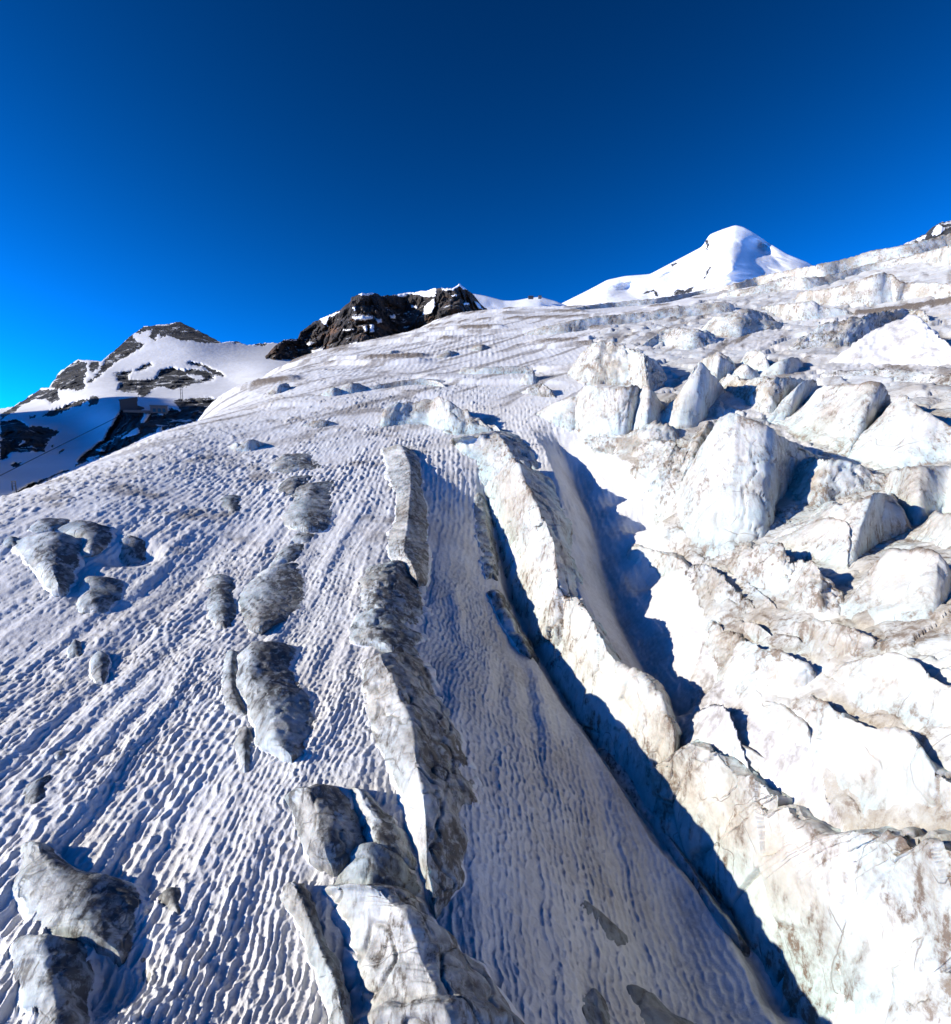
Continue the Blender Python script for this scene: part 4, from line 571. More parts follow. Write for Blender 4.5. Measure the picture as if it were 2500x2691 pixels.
def ice_colour(g, dirt_amount, dirt_col, clean_col, blue_col):
    """colour of weathered ice: patches, streaks and dirty cracks over clean ice"""
    big = g.noise(g.warp(g.pos, 0.5, 1.2), 0.16, 5, 0.6, 0.3)
    fine = g.noise(g.pos, 1.1, 8, 0.68, 0.6)
    streak = g.noise(g.mapping(g.warp(g.pos, 0.8, 0.5), (2.6, 1.0, 0.35), (0.3, 0.15, 0.5)), 1.0, 6, 0.62)
    def vein(vec, scale, width, lo, hi, seed):
        n = g.noise(g.mapping(vec, (1, 1, 1), (0, 0, 0), (seed, seed*2.3, seed*0.7)), scale, 1.0, 0.4, 0.0)
        a = g.math('ABSOLUTE', g.math('SUBTRACT', n, 0.5))
        return g.math('MULTIPLY', g.ramp(a, 0.0, width, 1, 0), g.ramp(g.noise(g.pos, scale*1.3, 2), lo, hi))
    tilt = g.mapping(g.warp(g.pos, 1.2, 0.35), (0.55, 1.2, 0.8), (0.5, 0.3, 0.6))
    lines = g.math('MAXIMUM', vein(tilt, 0.13, 0.005, 0.46, 0.58, 3.0), vein(tilt, 0.27, 0.007, 0.50, 0.60, 11.0))
    patch = g.math('MULTIPLY', g.ramp(big, 0.38, 0.74), g.ramp(fine, 0.25, 0.70))
    stk = g.math('MULTIPLY', g.ramp(streak, 0.48, 0.66), g.ramp(big, 0.34, 0.56))
    d = g.math('ADD', g.math('MULTIPLY', patch, dirt_amount), g.math('MULTIPLY', stk, dirt_amount*0.8))
    grit = g.ramp(g.noise(g.pos, 3.2, 6, 0.75), 0.30, 0.62, 0.35, 1.1)
    d = g.math('MULTIPLY', d, grit)
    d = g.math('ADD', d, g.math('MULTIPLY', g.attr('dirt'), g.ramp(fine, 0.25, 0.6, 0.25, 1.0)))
    d = g.math('MAXIMUM', d, g.math('MULTIPLY', lines, 0.8), True)
    c = g.mix(g.ramp(g.noise(g.pos, 0.22, 4, 0.6), 0.38, 0.66), clean_col, blue_col)
    wash = g.math('MULTIPLY', g.ramp(g.noise(g.warp(g.pos, 0.25, 3.0), 0.09, 5, 0.62), 0.46, 0.62), g.ramp(fine, 0.2, 0.6, 0.4, 1.0))
    c = g.mix(g.math('MULTIPLY', wash, min(1.0, dirt_amount*0.75), True), c, (0.40, 0.345, 0.27))
    c = g.mix(g.ramp(fine, 0.2, 0.8, 0.0, 0.10), c, (0.50, 0.50, 0.48))
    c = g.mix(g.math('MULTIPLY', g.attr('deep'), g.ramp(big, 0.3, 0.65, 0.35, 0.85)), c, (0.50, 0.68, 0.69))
    d2 = g.math('POWER', d, 1.15, True)
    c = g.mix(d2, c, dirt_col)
    frost = g.math('MULTIPLY', g.ramp(g.math('ADD', g.attr('frost'), g.math('MULTIPLY', g.math('SUBTRACT', g.noise(g.pos, 1.3, 6, 0.7), 0.5), 1.4)), 0.42, 0.62), 0.9)
    return g.mix(frost, c, (0.82, 0.82, 0.82)), fine, streak, lines

def ice_material(name, dirt_amount, dirt_col, clean=(0.66, 0.645, 0.60), blue=(0.56, 0.62, 0.61)):
    m, nt, b = new_mat(name); g = NB(nt)
    col, fine, streak, lines = ice_colour(g, dirt_amount, dirt_col, clean, blue)
    nt.links.new(col, b.inputs['Base Color'])
    b.inputs['Subsurface Weight'].default_value = 0.22; b.inputs['Subsurface Radius'].default_value = (0.25, 0.7, 0.9); b.inputs['Subsurface Scale'].default_value = 0.25
    b.inputs['Roughness'].default_value = 0.42; b.inputs['IOR'].default_value = 1.31
    nt.links.new(g.ramp(fine, 0.3, 0.7, 0.32, 0.6), b.inputs['Roughness'])
    h = g.math('ADD', g.math('MULTIPLY', g.noise(g.pos, 4.5, 6, 0.65), 0.5), g.math('MULTIPLY', streak, 0.7))
    h = g.math('SUBTRACT', h, g.math('MULTIPLY', lines, 0.6))
    nb = g.bump(h, 0.55, 0.16)
    nt.links.new(nb, b.inputs['Normal'])
    return m

MAT = {}
MAT['fin'] = ice_material('weathered_white_ice', 0.95, (0.17, 0.13, 0.10))
MAT['serac'] = ice_material('clean_white_ice', 0.85, (0.23, 0.185, 0.145))
MAT['wall'] = ice_material('banded_ice', 1.2, (0.23, 0.185, 0.145))
MAT['streak'] = ice_material('stained_ice', 1.35, (0.23, 0.185, 0.145))
MAT['dirty'] = ice_material('dirty_ice', 1.35, (0.13, 0.105, 0.085), (0.68, 0.68, 0.66), (0.5, 0.55, 0.56))
MAT['hump'] = ice_material('grey_melt_ice', 0.95, (0.10, 0.097, 0.092), (0.70, 0.73, 0.73), (0.44, 0.51, 0.53))
MAT['ridge'] = ice_material('ridge_ice', 0.8, (0.11, 0.095, 0.08), (0.70, 0.69, 0.65), (0.50, 0.53, 0.53))
MAT['flat'] = ice_material('dark_window_ice', 0.8, (0.10, 0.10, 0.10), (0.40, 0.43, 0.44), (0.22, 0.25, 0.27))

def snow_colour(g):
    dust = g.noise(g.pos, 0.12, 5, 0.6)
    grain = g.noise(g.pos, 2.6, 5, 0.6)
    c = g.mix(g.ramp(dust, 0.35, 0.7), (0.84, 0.84, 0.84), (0.80, 0.775, 0.755))
    c = g.mix(g.ramp(grain, 0.45, 0.8, 0, 0.22), c, (0.62, 0.60, 0.58))
    d = g.math('MULTIPLY', g.attr('dirt'), g.ramp(g.noise(g.pos, 1.6, 6, 0.7), 0.25, 0.6, 0.35, 1.0), True)
    return g.mix(d, c, (0.19, 0.155, 0.125)), grain

def snow_material(name, fine_scale=7.0):
    m, nt, b = new_mat(name); g = NB(nt)
    c, grain = snow_colour(g)
    nt.links.new(c, b.inputs['Base Color']); b.inputs['Roughness'].default_value = 0.62; b.inputs['IOR'].default_value = 1.31
    nt.links.new(g.bump(g.noise(g.pos, fine_scale, 5, 0.65), 0.45, 0.10), b.inputs['Normal'])
    return m
MAT['snow'] = snow_material('pitted_snow')

def glacier_material():
    m, nt, b = new_mat('glacier_snow_and_ice'); g = NB(nt)
    cs, grain = snow_colour(g)
    ci, fine, streak, lines = ice_colour(g, 1.15, (0.23, 0.185, 0.145), (0.70, 0.685, 0.64), (0.60, 0.66, 0.645))
    ice = g.attr('ice')
    nt.links.new(g.mix(ice, cs, ci), b.inputs['Base Color'])
    b.inputs['Roughness'].default_value = 0.55; b.inputs['IOR'].default_value = 1.31
    h = g.math('ADD', g.noise(g.pos, 6.0, 5, 0.65), g.math('MULTIPLY', streak, ice))
    nt.links.new(g.bump(h, 0.5, 0.12), b.inputs['Normal'])
    return m
MAT['glacier'] = glacier_material()

def rock_material(name, dark, light, warm):
    m, nt, b = new_mat(name); g = NB(nt)
    strata = g.noise(g.mapping(g.warp(g.pos, 0.02, 18), (0.02, 0.02, 0.085), (0.25, 0.1, 0)), 1.0, 8, 0.65)
    n = g.noise(g.pos, 0.06, 10, 0.72)
    c = g.mix(g.ramp(n, 0.40, 0.66), dark, light)
    c = g.mix(g.math('MULTIPLY', g.ramp(strata, 0.48, 0.62), g.ramp(g.noise(g.pos, 0.012, 4), 0.42, 0.60)), c, warm)
    sep = nt.nodes.new('ShaderNodeSeparateXYZ'); nt.links.new(nt.nodes[0].outputs['Normal'] if nt.nodes[0].bl_idname == 'ShaderNodeNewGeometry' else g.pos.node.outputs['Normal'], sep.inputs[0])
    ledge = g.math('MULTIPLY', g.ramp(sep.outputs[2], 0.66, 0.84), g.ramp(g.noise(g.pos, 0.045, 8, 0.75), 0.56, 0.60))
    c = g.mix(ledge, c, (0.84, 0.84, 0.84))
    nt.links.new(c, b.inputs['Base Color']); b.inputs['Roughness'].default_value = 0.9
    nt.links.new(g.bump(g.math('ADD', n, strata), 1.0, 8.0), b.inputs['Normal'])
    return m
MAT['rock'] = rock_material('dark_rock', (0.014, 0.015, 0.017), (0.085, 0.084, 0.084), (0.10, 0.085, 0.065))
MAT['rust_rock'] = rock_material('rusty_rock', (0.012, 0.011, 0.012), (0.075, 0.060, 0.050), (0.17, 0.085, 0.04))

def far_snow_material(name):
    m, nt, b = new_mat(name); g = NB(nt)
    n = g.noise(g.pos, 0.02, 6, 0.6)
    c = g.mix(g.ramp(n, 0.4, 0.75), (0.86, 0.86, 0.87), (0.78, 0.77, 0.77))
    nt.links.new(c, b.inputs['Base Color']); b.inputs['Roughness'].default_value = 0.65; b.inputs['IOR'].default_value = 1.31
    st = g.noise(g.mapping(g.pos, (0.12, 0.12, 0.03)), 1.0, 6, 0.6)
    nt.links.new(g.bump(g.math('ADD', st, n), 0.35, 2.0), b.inputs['Normal'])
    return m
MAT['far_snow'] = far_snow_material('mountain_snow')

def plain_material(name, col, rough=0.7, metal=0.0, vary=0.25, scale=0.6):
    m, nt, b = new_mat(name); g = NB(nt)
    nt.links.new(g.mix(g.ramp(g.noise(g.pos, scale, 5), 0.35, 0.7, 0, vary), col, tuple(c*0.5 for c in col)), b.inputs['Base Color'])
    b.inputs['Roughness'].default_value = rough; b.inputs['Metallic'].default_value = metal
    return m

# ---------------------------------------------------------------- mesh helpers
def grid_faces(nu, nv):
    i = np.arange((nu - 1)*(nv - 1)); a = (i//(nv - 1))*nv + i % (nv - 1)
    return np.stack([a, a + nv, a + nv + 1, a + 1], 1)

def mesh_object(name, verts, faces, mat, parent=None, attrs=None, origin=None, smooth_shade=True):
    me = bpy.data.meshes.new(name); v = np.asarray(verts, np.float64)
    o3 = np.zeros(3) if origin is None else np.asarray(origin, float)
    me.vertices.add(len(v)); me.vertices.foreach_set('co', (v - o3).astype(np.float32).ravel())
    f = np.asarray(faces, np.int32); n = len(f); k = f.shape[1]
    me.loops.add(n*k); me.loops.foreach_set('vertex_index', f.ravel())
    me.polygons.add(n); me.polygons.foreach_set('loop_start', np.arange(0, n*k, k, dtype=np.int32))
    me.polygons.foreach_set('use_smooth', np.full(n, smooth_shade))
    me.update(calc_edges=True)
    for an, av in (attrs or {}).items():
        a = me.attributes.new(an, 'FLOAT', 'POINT'); a.data.foreach_set('value', np.asarray(av, np.float32))
    me.materials.append(mat)
    o = bpy.data.objects.new(name, me); scene.collection.objects.link(o); o.location = o3
    if parent is not None:
        o.parent = parent; o.location = o3 - np.asarray(parent.location)
    return o

def tag(o, label=None, cat=None, group=None, kind=None):
    for k, v in (('label', label), ('category', cat), ('group', group), ('kind', kind)):
        if v: o[k] = v
    return o

def sub_mesh(verts, faces, mask, attrs=None):
    f = faces[mask]; u, inv = np.unique(f, return_inverse=True)
    return verts[u], inv.reshape(f.shape), {k: v[u] for k, v in (attrs or {}).items()}

def grid_normals(P):
    du = np.gradient(P, axis=0); dv = np.gradient(P, axis=1)
    n = np.cross(du, dv); return n/(np.linalg.norm(n, axis=-1, keepdims=True) + 1e-9)

# ---------------------------------------------------------------- glacier sheet
height = make_glacier_height(SITE)

def sheet():
    az = np.linspace(-0.93, 0.93, 860)
    rr = np.exp(np.linspace(math.log(17), math.log(1100), 40000))
    dens = 95/rr + 11500/rr**2
    cum = np.concatenate([[0], np.cumsum(0.5*(dens[1:] + dens[:-1])*np.diff(rr))])
    n = int(cum[-1]); r = np.interp(np.linspace(0, cum[-1], n), cum, rr)
    A, R = np.meshgrid(az, r, indexing='ij'); A = A.ravel(); R = R.ravel()
    x = np.sin(A)*R; y = np.cos(A)*R
    z = height(x, y)
    # which part of the sheet is bare ice
    wob = 1.6*fbm(np.stack([x/6, y/6, 0*x], 1), 3, 5); wob2 = 1.6*fbm(np.stack([x/6, y/6, 0*x + 9], 1), 3, 6)
    ice = np.zeros(x.shape)
    for p in SITE['ice_areas']: ice[inside(p, x + wob, y + wob2)] = 1
    bench = np.zeros(x.shape)
    for p in SITE['snow_benches']:
        k = inside(p, x + wob*0.5, y + wob2*0.5); ice[k] = 0; bench[k] = 1
    tr = np.zeros(x.shape)
    for t in SITE['troughs']:
        d, s, f = line_dist(t['line'], x, y)
        tr = np.maximum(tr, np.exp(-(d/np.where(s > 0, t['wide_left'], t['wide_right'])*0.85)**2)*(R < 140))
    snow = 1 - ice
    # sun cups in rows that run down the glacier
    q = np.stack([x/9, y/16, 0*x], 1)
    xw = x + 0.9*fbm(q, 3, 11) + 0.30*fbm(np.stack([x/1.6, y/1.6, 0*x], 1), 2, 12); yw = y + 0.25*vnoise(np.stack([x/1.2, y/1.2, 0*x + 7], 1), 15) + 0.7*fbm(q*1.7, 2, 13)
    amp = 0.85 + 0.75*fbm(np.stack([x/8, y/11, 0*x + 3], 1), 4, 14)
    amp = np.clip(amp, 0.14, 1.4)*(1 - 0.1*tr)*(1 + 0.5*bench)
    def cups(cx, cy, depth, seed, jx=0.8):
        col = np.floor(xw/cx)
        f1, f2, rid = voronoi2(xw/cx, yw/cy + 0.5*(col % 2), seed, (jx, 0.95))
        fx = np.abs(xw/cx - col - 0.5)*2
        return depth*(0.60*np.minimum(f1, 0.9)**1.6 + 0.40*0.6*fx**2.2)*(0.6 + 0.8*rid)
    sel = smooth(-0.15, 0.25, fbm(np.stack([x/7, y/10, 0*x + 5], 1), 2, 28))*(1 - tr)
    near = 1 - smooth(75, 120, R); mid = smooth(70, 115, R)*(1 - smooth(190, 260, R)); far = smooth(180, 260, R)
    cup = near*(cups(0.46, 0.64, 0.36, 21)*(1 - sel) + cups(0.66, 0.92, 0.46, 27)*sel)*(1 - 0.1*tr) + mid*cups(1.0, 1.3, 0.66, 22) + far*cups(2.2, 2.8, 0.75, 23, 0.8)
    small = near*0.05*fbm(np.stack([x/0.35, y/0.35, 0*x], 1), 2, 24)
    furrow = 0.20*vnoise(np.stack([xw/1.35, y/14, 0*x], 1), 25) + 0.42*fbm(np.stack([xw/4.0, y/18, 0*x], 1), 2, 26)
    dz = snow*(amp*cup + small + furrow*near)
    # crevasse steps on the upper snow
    up = smooth(150, 230, R)*snow
    ph = (y*0.9 + 0.34*x + 9*fbm(np.stack([x/60, y/40, 0*x], 1), 3, 31))/17.0
    saw = ph - np.floor(ph); on = smooth(-0.1, 0.25, vnoise(np.stack([x/45, np.floor(ph)*3.1, 0*x], 1), 32))
    dz = dz + up*on*(np.where(saw < 0.16, smooth(0, 0.16, saw), 1 - smooth(0.16, 1.0, saw)))*1.9
    edge = up*on*np.exp(-((saw - 0.12)/0.12)**2)
    # ice: broken blocks
    p3 = np.stack([x, y, z], 1)
    ii = ice > 0.02
    if ii.any():
        off, rnd, gap = voronoi3(p3[ii]/3.6 + 0.5*np.stack([fbm(p3[ii]/3, 2, 41), fbm(p3[ii]/3, 2, 42), 0*x[ii]], 1), 43)
        t = (off*(rnd - 0.5)).sum(1)*1.5 + 0.3*(rnd[:, 0] - 0.5) - 0.35*(1 - smooth(0, 0.10, gap))
        fr = smooth(95, 150, R[ii])
        off, rnd, gap = voronoi3(p3[ii]/7.5 + 0.4*np.stack([fbm(p3[ii]/9, 2, 46), fbm(p3[ii]/9, 2, 47), 0*x[ii]], 1), 48)
        t2 = (off*(rnd - 0.5)).sum(1)*5.0 + 1.3*(rnd[:, 0] - 0.5) - 0.5*(1 - smooth(0, 0.06, gap)) + 1.0*fbm(p3[ii]/14, 4, 49)
        t = t*0.75 + 0.6*fbm(p3[ii]/5, 4, 44, ridged=True)
        dz[ii] += ice[ii]*(t*(1 - fr)*0.55 + t2*fr*0.5)
    # rubble and drift fill the gaps between the blocks
    soft = ice.reshape(len(az), n)
    for _ in range(10): soft = (soft + np.roll(soft, 1, 0) + np.roll(soft, -1, 0) + np.roll(soft, 1, 1) + np.roll(soft, -1, 1))/5
    dz = dz + soft.ravel()*0.35
    # dirt that melts out of the snow
    dirt = smooth(0.16, 0.5, fbm(np.stack([x/7, y/7, 0*x], 1), 5, 51, 0.6))*smooth(70, 100, R)*0.75*(x < -10)
    st = fbm(np.stack([(x*0.8 - y*0.6)/3.5, (x*0.6 + y*0.8)/28, 0*x], 1), 4, 52)
    dirt = np.maximum(dirt, smooth(0.05, 0.42, st)*smooth(125, 165, R)*0.8*(1 - smooth(330, 450, R)))
    dirt = np.maximum(dirt, edge*1.5*smooth(-0.35, 0.15, vnoise(np.stack([x/20, y/9, 0*x], 1), 53)))
    cupd = smooth(0.42, 0.1, cup/0.46)*near*snow
    dirt = np.maximum(dirt, 0.16*(1 - smooth(0.02, 0.16, cup))*near) + tr*(0.10 + 0.30*smooth(-0.3, 0.6, fbm(np.stack([x/1.5, y/4, 0*x], 1), 4, 54)))
    dirt = dirt + bench*(0.22 + 0.40*smooth(-0.1, 0.5, fbm(np.stack([x/1.2, y/1.2, 0*x], 1), 5, 55, 0.65)))
    V = np.stack([x, y, z + dz], 1)
    o = mesh_object('glacier', V, grid_faces(len(az), n), MAT['glacier'], attrs={'ice': ice*(1 - 0.5*smooth(115, 180, R)), 'dirt': dirt})
    tag(o, 'rippled snow and bare ice surface of the glacier', kind='structure')
sheet()

# ---------------------------------------------------------------- ice things
def catmull(S, m):
    """stations (n,k) resampled to m rows, Catmull-Rom over chord length of the crest"""
    d = np.concatenate([[0], np.cumsum(np.maximum(np.linalg.norm(np.diff(S[:, 3:6], axis=0), axis=1), 0.05)**0.7)])
    t = np.linspace(0, d[-1], m); k = np.clip(np.searchsorted(d, t, 'right') - 1, 0, len(S) - 2)
    P = np.vstack([2*S[0] - S[1], S, 2*S[-1] - S[-2]])
    u = ((t - d[k])/(d[k + 1] - d[k]))[:, None]
    p0, p1, p2, p3 = P[k], P[k + 1], P[k + 2], P[k + 3]
    return 0.5*(2*p1 + (p2 - p0)*u + (2*p0 - 5*p1 + 4*p2 - p3)*u**2 + (3*p1 - p0 - 3*p2 + p3)*u**3)

def ice_thing(idx, name, cat, group, label, style, rnd, rows):
    S = np.asarray(rows, float); S = np.unique(S, axis=0, return_index=True)[1]; S = np.asarray(rows, float)[np.sort(S)]
    L, C, R = S[:, 0:3], S[:, 3:6], S[:, 6:9]
    mid = 0.5*(L + R); w = np.linalg.norm(R - L, axis=1); hgt = C[:, 2] - np.minimum(L[:, 2], R[:, 2])
    W = float(np.median(w)); Hm = float(np.clip(np.median(np.abs(hgt)), 0.3, 6.0))
    dist = float(np.median(np.hypot(C[:, 0], C[:, 1])))
    # close both ends
    def cap(i, j):
        a = S[i].copy(); out = mid[i] - mid[j]; out[2] = 0; out /= (np.linalg.norm(out) + 1e-6)
        ln = np.clip(0.16*w[i] + 0.12*max(hgt[i], 0.3), 0.15, 2.5) if style in ('hump', 'flat', 'ridge') else np.clip(0.45*w[i], 0.4, 1.4 if style == 'fin' else 5.0)
        e = mid[i] + out*ln; b = np.empty(9)
        for q in range(3):
            p = e + 0.35*(a[3*q:3*q + 3] - mid[i]); p[2] = float(height(p[0:1], p[1:2])[0]) - 0.35
            b[3*q:3*q + 3] = p
        return b
    S = np.vstack([cap(0, 1), S, cap(-1, -2)])
    res = 1.55*dist/558
    length = np.linalg.norm(np.diff(S[:, 3:6], axis=0), axis=1).sum()
    nu = int(np.clip(length/res, 18, 420))
    Q = catmull(S, nu); L, C, R = Q[:, None, 0:3], Q[:, None, 3:6], Q[:, None, 6:9]
    wl = float(np.median(np.linalg.norm(C - L, axis=2))); wr = float(np.median(np.linalg.norm(R - C, axis=2)))
    nl = int(np.clip(wl/res, 8, 260)); nr = int(np.clip(wr/res*0.8, 8, 200))
    # uneven crest and foot lines
    tt = np.linspace(0, 1, nu)*length
    rough = {'hump': 0.05, 'ridge': 0.07, 'flat': 0.03, 'fin': 0.10, 'serac': 0.05, 'wall': 0.06, 'streak': 0.08, 'dirty': 0.12, 'snow': 0.03}[style]
    line = np.stack([tt/max(0.5, 0.35*Hm), 0*tt + idx*3.7, 0*tt], 1)
    jag = fbm(line, 4, 61, 0.6)
    env = np.minimum(1, np.minimum(np.arange(nu), np.arange(nu)[::-1])/(0.06*nu + 1))
    for P3, Cc in ((L, C), (R, C)):
        k3 = 61 + (P3 is R)*5
        w3 = {'hump': 0.20, 'ridge': 0.12, 'flat': 0.25}.get(style, 0.07)*fbm(np.stack([tt/max(0.8, 0.3*W), 0*tt + idx*5.3 + k3, 0*tt], 1), 2, k3 + 3, 0.5)*env[:, None][:, 0]
        P3[:, 0, 0:2] += (P3[:, 0, 0:2] - Cc[:, 0, 0:2])*w3[:, None]
    C = C + np.stack([0*jag, 0*jag, rough*Hm*jag*1.6*env], 1)[:, None, :]
    def face(P, Q2, n, r):
        s = np.linspace(0, 1, n)[None, :, None]
        zz = (1 - r)*s + r*np.sin(s*np.pi/2)
        out = P + (Q2 - P)*s
        out[..., 2:3] = P[..., 2:3] + (Q2[..., 2:3] - P[..., 2:3])*zz
        return out
    left = face(L, C, nl, rnd); right = face(R, C, nr, rnd)[:, ::-1][:, 1:]
    sink = 0.5 + 0.25*Hm
    oL = (L - C); oL[..., 2] = 0; oL /= np.linalg.norm(oL, axis=2, keepdims=True) + 1e-6
    oR = (R - C); oR[..., 2] = 0; oR /= np.linalg.norm(oR, axis=2, keepdims=True) + 1e-6
    down = np.array([0, 0, -1.0])
    foot = np.array([1.0, 0.66, 0.33])[None, :, None]
    fl = L + (oL*0.15*sink + down*sink)*foot; fr = (R + (oR*0.15*sink + down*sink)*foot)[:, ::-1]
    P = np.concatenate([fl, left, right, fr], 1); nv = P.shape[1]
    N = grid_normals(P)
    up = N[..., 2].mean()
    if up < 0: N = -N
    p = P.reshape(-1, 3); n = N.reshape(-1, 3); o = p + idx*13.1
    crest = np.concatenate([np.zeros(3), np.linspace(0, 1, nl), np.linspace(1, 0, nr)[1:], np.zeros(3)])
    crest = np.repeat(crest[None], nu, 0).ravel()
    dirt = np.zeros(len(p)); frost = np.zeros(len(p)); sc = max(0.5, 0.30*min(W, 5.0))
    if style in ('hump', 'flat', 'ridge'):
        a = {'hump': 0.10, 'flat': 0.05, 'ridge': 0.07}[style]
        d = Hm*a*1.5*fbm(o/(1.25*sc), 3, 71) + Hm*a*0.35*fbm(o/(0.45*sc), 3, 72)
        sd = np.stack([(o[:, 0]*0.8 + o[:, 1]*0.6)/0.42, (o[:, 0]*0.6 - o[:, 1]*0.8)/2.6, o[:, 2]/0.8], 1)
        stripe = fbm(sd, 3, 73)
        d = d + 0.045*stripe*min(1.0, Hm)
        crease = fbm(o/(1.5*sc), 2, 74); crease = 1 - smooth(0.0, 0.10, np.abs(crease))
        d = d - 0.06*Hm*crease
        dirt = 0.35*smooth(-0.2, 0.6, stripe) + 0.25*crease + 0.45*smooth(-0.5, 0.6, fbm(o/(1.2*sc), 5, 75, 0.55))*(0.4 + 0.6*crest)
        dirt = dirt + 0.25*(1 - smooth(0.0, 0.10, crest))
        frost = (1 - smooth(0.0, 0.30, crest))*(1.0 if style != 'flat' else 0.6)
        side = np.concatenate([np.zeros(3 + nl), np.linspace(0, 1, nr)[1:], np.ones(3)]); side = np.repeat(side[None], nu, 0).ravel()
        dirt = dirt + 0.62*smooth(0.0, 0.25, side)*(0.7 + 0.4*fbm(o/(0.6*sc), 4, 76))  # right flank darkened: soot, with its shade put into the colour too
    elif style == 'snow':
        f1, f2, rid = voronoi2(p[:, 0]/1.5, p[:, 1]/1.5, 77)
        d = 1.0*np.minimum(f1, 0.85)**1.7 + 0.8*fbm(o/6, 3, 78); dirt = 0.25 + 0.45*smooth(-0.2, 0.5, fbm(o/4, 5, 79, 0.6))
    else:
        cell = {'fin': 1.35, 'serac': 1.4, 'wall': 0.8, 'streak': 0.9, 'dirty': 0.6}[style]*max(0.8, 0.45*Hm)
        wq = o/cell + 0.35*np.stack([fbm(o/(2*cell), 2, 81), fbm(o/(2*cell), 2, 82), fbm(o/(2*cell), 2, 83)], 1)
        wq = wq*(1, 1, 0.6)
        off, rn, gap = voronoi3(wq, 84)
        fac = (off*(rn - 0.5)).sum(1)*1.1 + 0.45*(rn[:, 1] - 0.5)
        crack = 1 - smooth(0.0, 0.07, gap)
        crack = crack*smooth(-0.15, 0.25, fbm(o/(2.5*cell), 2, 85))
        k = {'fin': 0.10, 'serac': 0.065, 'wall': 0.075, 'streak': 0.12, 'dirty': 0.16}[style]
        flute = fbm(np.stack([o[:, 0]/(0.28*cell), o[:, 1]/(0.28*cell), o[:, 2]/(2.2*cell)], 1), 3, 86)
        d = Hm*k*(fac*1.1 + 0.9*fbm(o/(1.6*cell), 4, 87) + 0.33*flute*{'wall': 2.4, 'streak': 1.4}.get(style, 0.8)) - Hm*0.05*crack
        d = d + 0.05*fbm(o/0.5, 3, 88)*min(1.5, max(1.0, dist/60))
        top = smooth(0.90, 1.0, crest)
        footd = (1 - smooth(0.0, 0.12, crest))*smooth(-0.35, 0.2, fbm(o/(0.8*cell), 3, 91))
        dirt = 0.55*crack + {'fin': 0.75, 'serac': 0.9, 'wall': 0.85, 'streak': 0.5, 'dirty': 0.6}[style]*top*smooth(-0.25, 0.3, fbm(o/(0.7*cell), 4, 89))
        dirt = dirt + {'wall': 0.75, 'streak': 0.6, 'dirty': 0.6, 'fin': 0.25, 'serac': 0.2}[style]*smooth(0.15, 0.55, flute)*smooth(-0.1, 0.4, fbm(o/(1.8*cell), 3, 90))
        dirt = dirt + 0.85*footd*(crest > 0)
    p = p + n*d[:, None]
    org = np.array([mid[:, 0].mean(), mid[:, 1].mean(), 0]); org[2] = float(height(org[0:1], org[1:2])[0])
    f = grid_faces(nu, nv)
    if up < 0: f = f[:, ::-1]
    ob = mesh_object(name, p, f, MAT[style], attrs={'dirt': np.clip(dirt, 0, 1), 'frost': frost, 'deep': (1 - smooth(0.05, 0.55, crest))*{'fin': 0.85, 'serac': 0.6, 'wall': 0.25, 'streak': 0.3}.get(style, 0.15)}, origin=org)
    tag(ob, label, cat, group)
    return len(f)*2

tris = 0
for i, args in enumerate(THINGS): tris += ice_thing(i, *args)
print('ICE TRIS', tris)

